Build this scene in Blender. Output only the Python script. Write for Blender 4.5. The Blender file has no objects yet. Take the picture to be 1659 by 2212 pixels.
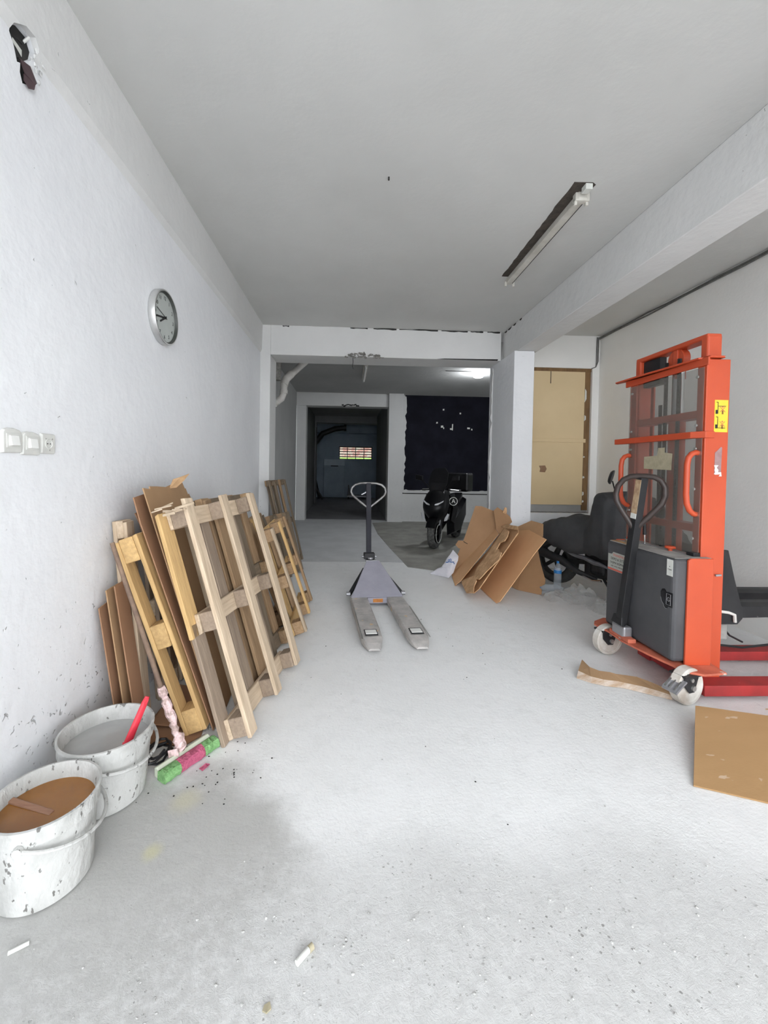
import bpy, math, random
from mathutils import Vector, Matrix, noise as mnoise

S = bpy.context.scene
COL = S.collection
R = math.radians

# ------------------------------------------------------------------ camera
F_PX, CX, CY, H = 880.0, 790.0, 1029.0, 1.40
PITCH, YAW, ROLL = R(1.2), R(2.3), R(1.0)
fw = Vector((math.sin(YAW) * math.cos(PITCH), math.cos(YAW) * math.cos(PITCH), -math.sin(PITCH)))
r0 = Vector((math.cos(YAW), -math.sin(YAW), 0))
u0 = r0.cross(fw)
rt = r0 * math.cos(ROLL) + u0 * math.sin(ROLL)
up = u0 * math.cos(ROLL) - r0 * math.sin(ROLL)
cd = bpy.data.cameras.new('camera')
cam = bpy.data.objects.new('camera', cd)
COL.objects.link(cam)
cam.matrix_world = Matrix(((rt.x, up.x, -fw.x, 0), (rt.y, up.y, -fw.y, 0), (rt.z, up.z, -fw.z, H), (0, 0, 0, 1)))
cd.sensor_fit = 'AUTO'
cd.sensor_width = 36
cd.lens = F_PX / 2212 * 36
cd.shift_x = (829.5 - CX) / 2212
cd.shift_y = (CY - 1106) / 2212
cd.clip_start = 0.02
S.camera = cam

# ------------------------------------------------------------------ sky and exposure
w = bpy.data.worlds.new('overcast_sky')
S.world = w
w.use_nodes = True
wn = w.node_tree.nodes
bg = wn['Background']
bg.inputs[0].default_value = (0.93, 0.965, 1.0, 1)
bg.inputs[1].default_value = 1.0
S.view_settings.view_transform = 'Standard'
S.view_settings.look = 'None'
S.view_settings.gamma = 1.0
S.view_settings.use_curve_mapping = False
S.view_settings.exposure = 2.72
S.cycles.max_bounces = 12
S.cycles.diffuse_bounces = 8
S.cycles.transparent_max_bounces = 12


# ------------------------------------------------------------------ materials
MATS = {}


def mat(name, c1, c2=None, rough=0.7, scale=8, bump=0.0, bscale=60, metal=0.0, stretch=None, spec=0.4,
        detail=5, vary=0.0, lo=0.35, hi=0.65, transm=0.0, alpha=1.0, coat=0.0, spots=None):
    """noise mix of two colours, fine bump, optional speckles and per-object value change"""
    m = bpy.data.materials.new(name)
    m.use_nodes = True
    nt = m.node_tree
    N, L = nt.nodes, nt.links
    b = N['Principled BSDF']
    b.inputs['Roughness'].default_value = rough
    b.inputs['Metallic'].default_value = metal
    b.inputs['Specular IOR Level'].default_value = spec
    b.inputs['Transmission Weight'].default_value = transm
    b.inputs['Alpha'].default_value = alpha
    b.inputs['Coat Weight'].default_value = coat
    tc = N.new('ShaderNodeTexCoord')
    mp = N.new('ShaderNodeMapping')
    L.new(tc.outputs['Object'], mp.inputs[0])
    if stretch:
        mp.inputs['Scale'].default_value = stretch
    c2 = c2 or tuple(x * 0.8 for x in c1)
    nz = N.new('ShaderNodeTexNoise')
    nz.inputs['Scale'].default_value = scale
    nz.inputs['Detail'].default_value = detail
    nz.inputs['Roughness'].default_value = 0.6
    oi = N.new('ShaderNodeObjectInfo')
    if vary:
        add = N.new('ShaderNodeVectorMath')
        add.operation = 'ADD'
        mul = N.new('ShaderNodeMath')
        mul.operation = 'MULTIPLY'
        mul.inputs[1].default_value = 37
        L.new(oi.outputs['Random'], mul.inputs[0])
        L.new(mp.outputs[0], add.inputs[0])
        L.new(mul.outputs[0], add.inputs[1])
        vec = add.outputs[0]
    else:
        vec = mp.outputs[0]
    L.new(vec, nz.inputs['Vector'])
    rp = N.new('ShaderNodeValToRGB')
    rp.color_ramp.elements[0].position = lo
    rp.color_ramp.elements[1].position = hi
    rp.color_ramp.elements[0].color = (*c2, 1)
    rp.color_ramp.elements[1].color = (*c1, 1)
    L.new(nz.outputs['Fac'], rp.inputs[0])
    col = rp.outputs[0]
    if spots:
        sc, thr, pc = spots
        n2 = N.new('ShaderNodeTexNoise')
        n2.inputs['Scale'].default_value = sc
        n2.inputs['Detail'].default_value = 3
        L.new(vec, n2.inputs['Vector'])
        r2 = N.new('ShaderNodeValToRGB')
        r2.color_ramp.elements[0].position = thr
        r2.color_ramp.elements[1].position = thr + 0.03
        L.new(n2.outputs['Fac'], r2.inputs[0])
        mx = N.new('ShaderNodeMix')
        mx.data_type = 'RGBA'
        L.new(r2.outputs[0], mx.inputs['Factor'])
        L.new(col, mx.inputs['A'])
        mx.inputs['B'].default_value = (*pc, 1)
        col = mx.outputs['Result']
    if vary:
        hs = N.new('ShaderNodeHueSaturation')
        mr = N.new('ShaderNodeMapRange')
        mr.inputs['To Min'].default_value = 1 - vary
        mr.inputs['To Max'].default_value = 1 + vary
        L.new(oi.outputs['Random'], mr.inputs['Value'])
        L.new(mr.outputs[0], hs.inputs['Value'])
        L.new(col, hs.inputs['Color'])
        col = hs.outputs[0]
    L.new(col, b.inputs['Base Color'])
    if bump:
        n3 = N.new('ShaderNodeTexNoise')
        n3.inputs['Scale'].default_value = bscale
        n3.inputs['Detail'].default_value = 6
        L.new(vec, n3.inputs['Vector'])
        bp = N.new('ShaderNodeBump')
        bp.inputs['Strength'].default_value = bump
        bp.inputs['Distance'].default_value = 0.01
        L.new(n3.outputs['Fac'], bp.inputs['Height'])
        L.new(bp.outputs[0], b.inputs['Normal'])
    MATS[name] = m
    return m


def emit(name, col, strength):
    m = bpy.data.materials.new(name)
    m.use_nodes = True
    b = m.node_tree.nodes['Principled BSDF']
    b.inputs['Base Color'].default_value = (*col, 1)
    b.inputs['Emission Color'].default_value = (*col, 1)
    b.inputs['Emission Strength'].default_value = strength
    return m


def wall_mat(name, c1, c2, grime=(0.55, 0.55, 0.56), bump=0.5):
    """painted plaster: broad tone change, flaked pocks that gather low on the wall"""
    m = mat(name, c1, c2, rough=0.85, scale=1.3, bump=bump, bscale=14, spec=0.2, lo=0.3, hi=0.7)
    nt = m.node_tree
    N, L = nt.nodes, nt.links
    b = N['Principled BSDF']
    src = b.inputs['Base Color'].links[0].from_socket
    tc = N.new('ShaderNodeTexCoord')
    sp = N.new('ShaderNodeSeparateXYZ')
    L.new(tc.outputs['Object'], sp.inputs[0])
    hr = N.new('ShaderNodeMapRange')
    hr.inputs['From Min'].default_value = 0.0
    hr.inputs['From Max'].default_value = 1.3
    hr.inputs['To Min'].default_value = 0.11
    hr.inputs['To Max'].default_value = 0.0
    L.new(sp.outputs['Z'], hr.inputs['Value'])
    n = N.new('ShaderNodeTexNoise')
    n.inputs['Scale'].default_value = 38
    n.inputs['Detail'].default_value = 5
    n.inputs['Distortion'].default_value = 0.8
    L.new(tc.outputs['Object'], n.inputs['Vector'])
    ad = N.new('ShaderNodeMath')
    L.new(n.outputs['Fac'], ad.inputs[0])
    L.new(hr.outputs[0], ad.inputs[1])
    r = N.new('ShaderNodeValToRGB')
    r.color_ramp.elements[0].position = 0.73
    r.color_ramp.elements[1].position = 0.80
    L.new(ad.outputs[0], r.inputs[0])
    mx = N.new('ShaderNodeMix')
    mx.data_type = 'RGBA'
    L.new(r.outputs[0], mx.inputs['Factor'])
    L.new(src, mx.inputs['A'])
    mx.inputs['B'].default_value = (*grime, 1)
    L.new(mx.outputs['Result'], b.inputs['Base Color'])
    # pocks are also dents
    bp0 = [q for q in N if q.type == 'BUMP'][0]
    bp = N.new('ShaderNodeBump')
    bp.inputs['Strength'].default_value = 0.8
    bp.inputs['Distance'].default_value = 0.01
    bp.invert = True
    L.new(r.outputs[0], bp.inputs['Height'])
    L.new(bp0.outputs[0], bp.inputs['Normal'])
    L.new(bp.outputs[0], b.inputs['Normal'])
    return m


def floor_mat():
    m = bpy.data.materials.new('painted_concrete')
    m.use_nodes = True
    nt = m.node_tree
    N, L = nt.nodes, nt.links
    b = N['Principled BSDF']
    b.inputs['Roughness'].default_value = 0.72
    b.inputs['Specular IOR Level'].default_value = 0.3
    tc = N.new('ShaderNodeTexCoord')
    P = tc.outputs['Object']

    def nse(scale, detail=6, rough=0.6, dist=0.0):
        n = N.new('ShaderNodeTexNoise')
        n.inputs['Scale'].default_value = scale
        n.inputs['Detail'].default_value = detail
        n.inputs['Roughness'].default_value = rough
        n.inputs['Distortion'].default_value = dist
        L.new(P, n.inputs['Vector'])
        return n.outputs['Fac']

    def ramp(src, p0, p1, c0=(0, 0, 0), c1=(1, 1, 1)):
        r = N.new('ShaderNodeValToRGB')
        r.color_ramp.elements[0].position = p0
        r.color_ramp.elements[1].position = p1
        r.color_ramp.elements[0].color = (*c0, 1)
        r.color_ramp.elements[1].color = (*c1, 1)
        L.new(src, r.inputs[0])
        return r.outputs[0]

    def math_(op, a, b_):
        q = N.new('ShaderNodeMath')
        q.operation = op
        for i, v in enumerate((a, b_)):
            if isinstance(v, (int, float)):
                q.inputs[i].default_value = v
            else:
                L.new(v, q.inputs[i])
        return q.outputs[0]

    def mix(f, a, b_):
        q = N.new('ShaderNodeMix')
        q.data_type = 'RGBA'
        L.new(f, q.inputs['Factor'])
        for k, v in (('A', a), ('B', b_)):
            if isinstance(v, tuple):
                q.inputs[k].default_value = (*v, 1)
            else:
                L.new(v, q.inputs[k])
        return q.outputs['Result']

    def near(cx, cy, r0_, r1_, wob=0.35, sx=1.0, sy=1.0, ns=2.2):
        mp = N.new('ShaderNodeMapping')
        mp.inputs['Location'].default_value = (-cx * sx, -cy * sy, 0)
        mp.inputs['Scale'].default_value = (sx, sy, 0)
        L.new(P, mp.inputs[0])
        ln = N.new('ShaderNodeVectorMath')
        ln.operation = 'LENGTH'
        L.new(mp.outputs[0], ln.inputs[0])
        d = math_('ADD', ln.outputs['Value'], math_('MULTIPLY', math_('SUBTRACT', nse(ns, 6, 0.65), 0.5), wob))
        mr = N.new('ShaderNodeMapRange')
        mr.interpolation_type = 'SMOOTHSTEP'
        mr.inputs['From Min'].default_value = r0_
        mr.inputs['From Max'].default_value = r1_
        mr.inputs['To Min'].default_value = 1
        mr.inputs['To Max'].default_value = 0
        L.new(d, mr.inputs['Value'])
        return mr.outputs[0]

    base = ramp(nse(1.6, 8), 0.3, 0.7, (0.77, 0.775, 0.775), (0.83, 0.835, 0.84))
    base = mix(ramp(nse(9, 8, 0.7), 0.52, 0.75), base, (0.73, 0.735, 0.735))
    # bare, damp concrete beside the buckets and by the threshold
    damp = near(-0.66, 1.40, 0.34, 0.62, 0.6)
    damp2 = near(-0.55, 1.10, 0.05, 0.45, 0.5, 1.0, 1.3)
    base = mix(math_('MULTIPLY', math_('MAXIMUM', damp, damp2), 0.75), base, (0.34, 0.335, 0.315))
    base = mix(math_('MULTIPLY', near(-0.69, 1.47, 0.005, 0.05, 0.03, 1, 1, 14), 0.5), base, (0.60, 0.57, 0.30))
    base = mix(math_('MULTIPLY', near(-0.66, 1.70, 0.01, 0.09, 0.06, 1, 1, 12), 0.4), base, (0.62, 0.58, 0.36))
    # worn, pitted strip along the threshold
    worn = near(0.55, 0.95, 0.45, 1.05, 0.6, 0.55, 1.5)
    base = mix(math_('MULTIPLY', worn, 0.7), base, (0.55, 0.545, 0.535))
    base = mix(math_('MULTIPLY', math_('MULTIPLY', worn, ramp(nse(26, 8, 0.75), 0.45, 0.62)), 0.6), base, (0.74, 0.74, 0.735))
    base = mix(math_('MULTIPLY', math_('MULTIPLY', worn, ramp(nse(70, 8, 0.8, 1.2), 0.57, 0.66)), 0.65), base, (0.30, 0.295, 0.285))
    vo = N.new('ShaderNodeTexVoronoi')
    vo.inputs['Scale'].default_value = 62
    L.new(P, vo.inputs['Vector'])
    sx = N.new('ShaderNodeSeparateColor')
    L.new(vo.outputs['Color'], sx.inputs[0])
    dd = math_('ADD', math_('DIVIDE', vo.outputs['Distance'], math_('POWER', sx.outputs[0], 1.6)), math_('MULTIPLY', math_('SUBTRACT', nse(120, 4, 0.7), 0.5), 0.5))
    pits = math_('MULTIPLY', ramp(dd, 0.22, 0.36, (1, 1, 1), (0, 0, 0)), ramp(nse(4, 6, 0.7), 0.48, 0.60))
    pits = math_('MULTIPLY', pits, worn)
    base = mix(math_('MULTIPLY', pits, 0.75), base, (0.22, 0.215, 0.205))
    # dark specks and grime away from the door
    sp = ramp(nse(70, 2), 0.76, 0.79)
    base = mix(math_('MULTIPLY', sp, 0.6), base, (0.16, 0.155, 0.15))
    L.new(base, b.inputs['Base Color'])
    h = math_('ADD', math_('MULTIPLY', nse(60, 8, 0.7), 0.5), math_('MULTIPLY', nse(9, 6), 0.8))
    h = math_('ADD', h, math_('MULTIPLY', worn, math_('MULTIPLY', nse(34, 8, 0.8, 0.6), 2.2)))
    h = math_('SUBTRACT', h, math_('MULTIPLY', pits, 1.6))
    bp = N.new('ShaderNodeBump')
    bp.inputs['Strength'].default_value = 0.45
    bp.inputs['Distance'].default_value = 0.014
    L.new(h, bp.inputs['Height'])
    L.new(bp.outputs[0], b.inputs['Normal'])
    return m


M_floor = floor_mat()
M_bare = mat('bare_concrete', (0.36, 0.35, 0.32), (0.26, 0.255, 0.235), rough=0.85, scale=3, bump=0.3, bscale=40, spec=0.25)
M_ground = mat('street_paving', (0.44, 0.43, 0.42), (0.34, 0.335, 0.33), rough=0.9, scale=2, bump=0.3, bscale=30)
M_wall = wall_mat('white_plaster', (0.81, 0.82, 0.84), (0.75, 0.76, 0.785))
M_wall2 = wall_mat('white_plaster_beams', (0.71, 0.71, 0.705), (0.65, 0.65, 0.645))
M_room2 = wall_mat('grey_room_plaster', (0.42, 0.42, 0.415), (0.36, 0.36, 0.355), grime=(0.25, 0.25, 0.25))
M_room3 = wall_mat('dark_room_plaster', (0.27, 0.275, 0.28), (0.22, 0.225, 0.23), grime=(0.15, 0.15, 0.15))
M_wall3 = wall_mat('inner_wall_plaster', (0.62, 0.62, 0.615), (0.56, 0.56, 0.555))
M_rwall = mat('grey_paint', (0.84, 0.835, 0.815), (0.80, 0.795, 0.775), rough=0.85, scale=1.5, bump=0.15, bscale=40, spec=0.2)
M_ceil = mat('ceiling_paint', (0.615, 0.615, 0.60), (0.57, 0.57, 0.555), rough=0.9, scale=0.9, bump=0.15, bscale=25, spec=0.15)
M_blue = mat('bluish_paint', (0.34, 0.40, 0.46), (0.27, 0.33, 0.39), rough=0.8, scale=2, bump=0.15)
M_blackwall = mat('black_paint', (0.012, 0.012, 0.020), (0.007, 0.007, 0.012), rough=0.85, scale=3, bump=0.1, spec=0.15)
M_rawplaster = mat('raw_plaster', (0.30, 0.29, 0.27), (0.15, 0.145, 0.135), rough=0.95, scale=18, bump=0.6, bscale=40)
M_dark = mat('dark_gap', (0.035, 0.032, 0.03), (0.02, 0.02, 0.02), rough=0.9, scale=10)
M_soil = mat('exposed_mortar', (0.085, 0.07, 0.058), (0.05, 0.042, 0.036), rough=0.95, scale=25, bump=0.6, bscale=60)

WK = dict(rough=0.75, bump=0.25, bscale=30, vary=0.13, spec=0.25, detail=6, lo=0.3, hi=0.7)


def woods(n, c1, c2, **k):
    kw = dict(WK)
    kw.update(k)
    return (mat(n + '_long', c1, c2, scale=9, stretch=(6, 6, 0.5), **kw), mat(n + '_cross', c1, c2, scale=9, stretch=(0.5, 6, 6), **kw))


W_pale = woods('pale_wood', (0.62, 0.50, 0.37), (0.42, 0.32, 0.225), spots=(11, 0.74, (0.70, 0.66, 0.58)))
W_grey = woods('weathered_wood', (0.36, 0.28, 0.21), (0.25, 0.19, 0.145), spots=(9, 0.76, (0.68, 0.64, 0.58)))
W_yel = woods('yellow_wood', (0.66, 0.44, 0.20), (0.48, 0.31, 0.14))
W_brown = woods('brown_wood', (0.42, 0.285, 0.17), (0.28, 0.18, 0.10))
W_dull = woods('dull_wood', (0.24, 0.185, 0.13), (0.15, 0.115, 0.08))

KB = dict(rough=0.85, spec=0.15, bump=0.08, bscale=40, vary=0.08)
M_card = mat('cardboard', (0.42, 0.27, 0.155), (0.36, 0.225, 0.125), scale=2.5, **KB)
M_card2 = mat('cardboard_red', (0.36, 0.205, 0.125), (0.30, 0.17, 0.10), scale=2.5, **KB)
M_card3 = mat('cardboard_tan', (0.50, 0.33, 0.18), (0.43, 0.28, 0.15), scale=2.5, **KB)
M_cardtorn = mat('cardboard_torn', (0.55, 0.36, 0.20), (0.38, 0.235, 0.13), scale=14, rough=0.9, spec=0.1, bump=0.5, bscale=30)
M_cardscuff = mat('scuffed_cardboard', (0.62, 0.53, 0.46), (0.43, 0.30, 0.20), scale=10, rough=0.9, spec=0.1, stretch=(1, 4, 1))
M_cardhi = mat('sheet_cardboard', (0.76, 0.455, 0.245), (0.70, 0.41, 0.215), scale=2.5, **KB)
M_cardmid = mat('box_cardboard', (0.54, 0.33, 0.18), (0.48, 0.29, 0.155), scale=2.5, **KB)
M_cardlow = mat('dark_cardboard', (0.42, 0.25, 0.14), (0.36, 0.21, 0.115), scale=2.5, **KB)  # darker board; on the tan box's main panel it stands in for shade
M_cardtorn2 = mat('ripped_cardboard', (0.72, 0.46, 0.26), (0.50, 0.30, 0.16), scale=14, rough=0.9, spec=0.1, bump=0.6, bscale=30)
M_plywood = mat('fibreboard', (0.70, 0.55, 0.34), (0.645, 0.50, 0.30), rough=0.8, scale=1.2, spec=0.2, bump=0.05)
M_framewood = mat('dark_frame_wood', (0.23, 0.13, 0.055), (0.16, 0.09, 0.04), rough=0.7, scale=6, stretch=(4, 4, 0.6))
M_orange = mat('orange_paint', (0.53, 0.078, 0.028), (0.475, 0.066, 0.023), rough=0.42, scale=2, spec=0.45, spots=(24, 0.78, (0.45, 0.09, 0.04)))
M_orangedust = mat('dusty_orange_paint', (0.60, 0.17, 0.10), (0.42, 0.10, 0.06), rough=0.7, scale=9, spots=(16, 0.70, (0.60, 0.52, 0.47)))
M_red = mat('red_leg_paint', (0.42, 0.035, 0.035), (0.30, 0.03, 0.03), rough=0.55, scale=7, spots=(18, 0.72, (0.55, 0.45, 0.42)))
M_charcoal = mat('charcoal_paint', (0.078, 0.078, 0.084), (0.058, 0.058, 0.063), rough=0.6, scale=3, spots=(30, 0.77, (0.14, 0.14, 0.14)))
M_dusttop = mat('dusty_lid', (0.42, 0.41, 0.39), (0.22, 0.215, 0.205), rough=0.85, scale=5)
M_black = mat('black_plastic', (0.018, 0.018, 0.020), (0.012, 0.012, 0.014), rough=0.45, scale=6)
M_blackmetal = mat('black_metal', (0.03, 0.03, 0.032), (0.02, 0.02, 0.022), rough=0.5, scale=8, metal=0.3, spots=(14, 0.72, (0.16, 0.155, 0.15)))
M_blackgloss = mat('black_gloss', (0.006, 0.006, 0.009), (0.004, 0.004, 0.006), rough=0.25, scale=3, coat=0.2)
M_rubber = mat('tyre_rubber', (0.022, 0.022, 0.022), (0.05, 0.05, 0.048), rough=0.85, scale=14)
M_tyredust = mat('dusty_tyre', (0.13, 0.13, 0.125), (0.05, 0.05, 0.05), rough=0.9, scale=22, bump=0.6, bscale=50)
M_scblack = mat('scooter_black', (0.0035, 0.0035, 0.005), (0.002, 0.002, 0.003), rough=0.35, scale=3, spec=0.25)
M_steel = mat('worn_steel', (0.40, 0.40, 0.42), (0.27, 0.27, 0.285), rough=0.45, metal=0.6, scale=6)
M_chrome = mat('chrome', (0.75, 0.75, 0.76), (0.6, 0.6, 0.6), rough=0.2, metal=1.0, scale=6)
M_jackgrey = mat('grey_jack_paint', (0.36, 0.35, 0.41), (0.30, 0.295, 0.345), rough=0.5, scale=4, spots=(20, 0.77, (0.45, 0.44, 0.45)))
M_forkgrey = mat('dusty_fork_steel', (0.50, 0.475, 0.455), (0.34, 0.325, 0.315), rough=0.65, scale=9, spots=(10, 0.68, (0.58, 0.43, 0.27)))
M_white = mat('white_plastic', (0.82, 0.82, 0.80), (0.76, 0.76, 0.74), rough=0.4, scale=6)
M_switch = mat('switch_plastic', (0.66, 0.66, 0.63), (0.60, 0.60, 0.575), rough=0.45, scale=20)
M_wheelwhite = mat('dusty_white_wheel', (0.66, 0.64, 0.60), (0.46, 0.40, 0.34), rough=0.75, scale=9)
M_bucket = mat('paint_spattered_bucket', (0.54, 0.54, 0.525), (0.42, 0.42, 0.405), rough=0.6, scale=7, bump=0.9, bscale=34, detail=8, lo=0.42, hi=0.56, spots=(44, 0.645, (0.17, 0.165, 0.155)), stretch=(1, 1, 0.6))
M_tea = mat('brown_water', (0.30, 0.13, 0.025), (0.22, 0.085, 0.018), rough=0.05, scale=3, spec=0.5)
M_greywater = mat('cloudy_water', (0.42, 0.42, 0.41), (0.33, 0.33, 0.325), rough=0.12, scale=3, spec=0.5)
M_brush = mat('red_plastic', (0.70, 0.035, 0.06), (0.6, 0.03, 0.05), rough=0.4, scale=10)
M_stick = mat('stained_stick', (0.34, 0.19, 0.12), (0.24, 0.12, 0.08), rough=0.7, scale=9, stretch=(1, 8, 8))
M_green = mat('green_bristle', (0.25, 0.47, 0.20), (0.15, 0.33, 0.12), rough=0.9, scale=60, bump=0.8, bscale=120)
M_pink = mat('pink_bristle', (0.55, 0.13, 0.22), (0.40, 0.08, 0.15), rough=0.9, scale=60, bump=0.8, bscale=120)
M_broomblock = mat('broom_block', (0.68, 0.72, 0.60), (0.58, 0.63, 0.50), rough=0.6, scale=8)
M_pinkfilm = mat('peeling_pink_film', (0.78, 0.58, 0.58), (0.45, 0.33, 0.30), rough=0.6, scale=34, bump=0.9, bscale=60, lo=0.42, hi=0.55)
M_handle = mat('brown_broom_stick', (0.24, 0.16, 0.11), (0.15, 0.10, 0.075), rough=0.7, scale=14)
M_tarp = mat('charcoal_cover_cloth', (0.062, 0.063, 0.066), (0.048, 0.049, 0.052), rough=0.8, scale=5, bump=0.15, bscale=90, spec=0.25)
M_engine = mat('engine_black', (0.03, 0.03, 0.032), (0.015, 0.015, 0.016), rough=0.5, scale=12, metal=0.4)
M_bluecap = mat('blue_plastic', (0.04, 0.24, 0.62), (0.03, 0.2, 0.5), rough=0.4, scale=5)
M_clocksil = mat('brushed_silver', (0.62, 0.62, 0.61), (0.5, 0.5, 0.5), rough=0.35, metal=0.75, scale=4)
M_clockface = mat('clock_dial', (0.46, 0.49, 0.47), (0.42, 0.45, 0.43), rough=0.35, scale=4)
M_ink = mat('black_ink', (0.02, 0.02, 0.02), (0.015, 0.015, 0.015), rough=0.6)
M_paper = mat('white_paper', (0.70, 0.71, 0.67), (0.62, 0.63, 0.60), rough=0.7, scale=14)
M_greypaper = mat('grey_label_paper', (0.42, 0.43, 0.39), (0.36, 0.37, 0.34), rough=0.6, scale=20)
M_redink = mat('red_ink', (0.62, 0.13, 0.09), (0.5, 0.11, 0.08), rough=0.6)
M_yellow = mat('yellow_sticker', (0.82, 0.58, 0.05), (0.76, 0.52, 0.04), rough=0.4)
M_sticker = mat('faded_sticker', (0.34, 0.22, 0.22), (0.27, 0.16, 0.16), rough=0.5, scale=20)
M_tape = mat('old_tape', (0.46, 0.41, 0.29), (0.36, 0.32, 0.22), rough=0.6, scale=25)
M_sack = mat('woven_white_sack', (0.70, 0.69, 0.74), (0.60, 0.59, 0.64), rough=0.7, scale=8, bump=0.3, bscale=40)
M_blueink = mat('blue_print', (0.06, 0.16, 0.40), (0.05, 0.13, 0.34), rough=0.7)
M_pvc = mat('white_pvc', (0.62, 0.60, 0.57), (0.50, 0.48, 0.45), rough=0.5, scale=8)
M_cable = mat('grey_cable', (0.17, 0.17, 0.16), (0.11, 0.11, 0.11), rough=0.6, scale=20)
M_fixture = mat('enamel_fixture', (0.62, 0.60, 0.55), (0.50, 0.48, 0.43), rough=0.5, scale=8)
M_grass = mat('sunny_grass', (0.10, 0.17, 0.015), (0.07, 0.13, 0.010), rough=0.9, scale=3)
M_house = mat('pink_render', (0.20, 0.10, 0.085), (0.24, 0.205, 0.17), rough=0.9, scale=2.6, lo=0.45, hi=0.52)
M_roof = mat('roof_tile', (0.14, 0.05, 0.04), (0.1, 0.035, 0.03), rough=0.9, scale=6)
M_lamp = emit('lamp_glow', (0.93, 0.97, 1.0), 22.0)
M_lens = mat('clear_lens', (0.60, 0.61, 0.64), (0.5, 0.5, 0.52), rough=0.12, scale=3, spec=0.8)
M_bolt = mat('zinc_bolt', (0.55, 0.54, 0.52), (0.4, 0.4, 0.38), rough=0.4, metal=0.8)


def clear_mat(name, tint, a, rough=0.25):
    """see-through plastic: part transparent, part glossy-diffuse"""
    m = bpy.data.materials.new(name)
    m.use_nodes = True
    b = m.node_tree.nodes['Principled BSDF']
    b.inputs['Base Color'].default_value = (*tint, 1)
    b.inputs['Roughness'].default_value = rough
    b.inputs['Alpha'].default_value = a
    return m


M_guard = clear_mat('smoky_acrylic', (0.21, 0.20, 0.18), 0.36, 0.3)
M_film = clear_mat('clear_wrap', (0.55, 0.56, 0.55), 0.28, 0.15)
M_bottle = clear_mat('clear_bottle', (0.60, 0.66, 0.72), 0.30, 0.08)
M_scvisor = clear_mat('dark_visor', (0.004, 0.004, 0.006), 0.9, 0.4)


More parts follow.
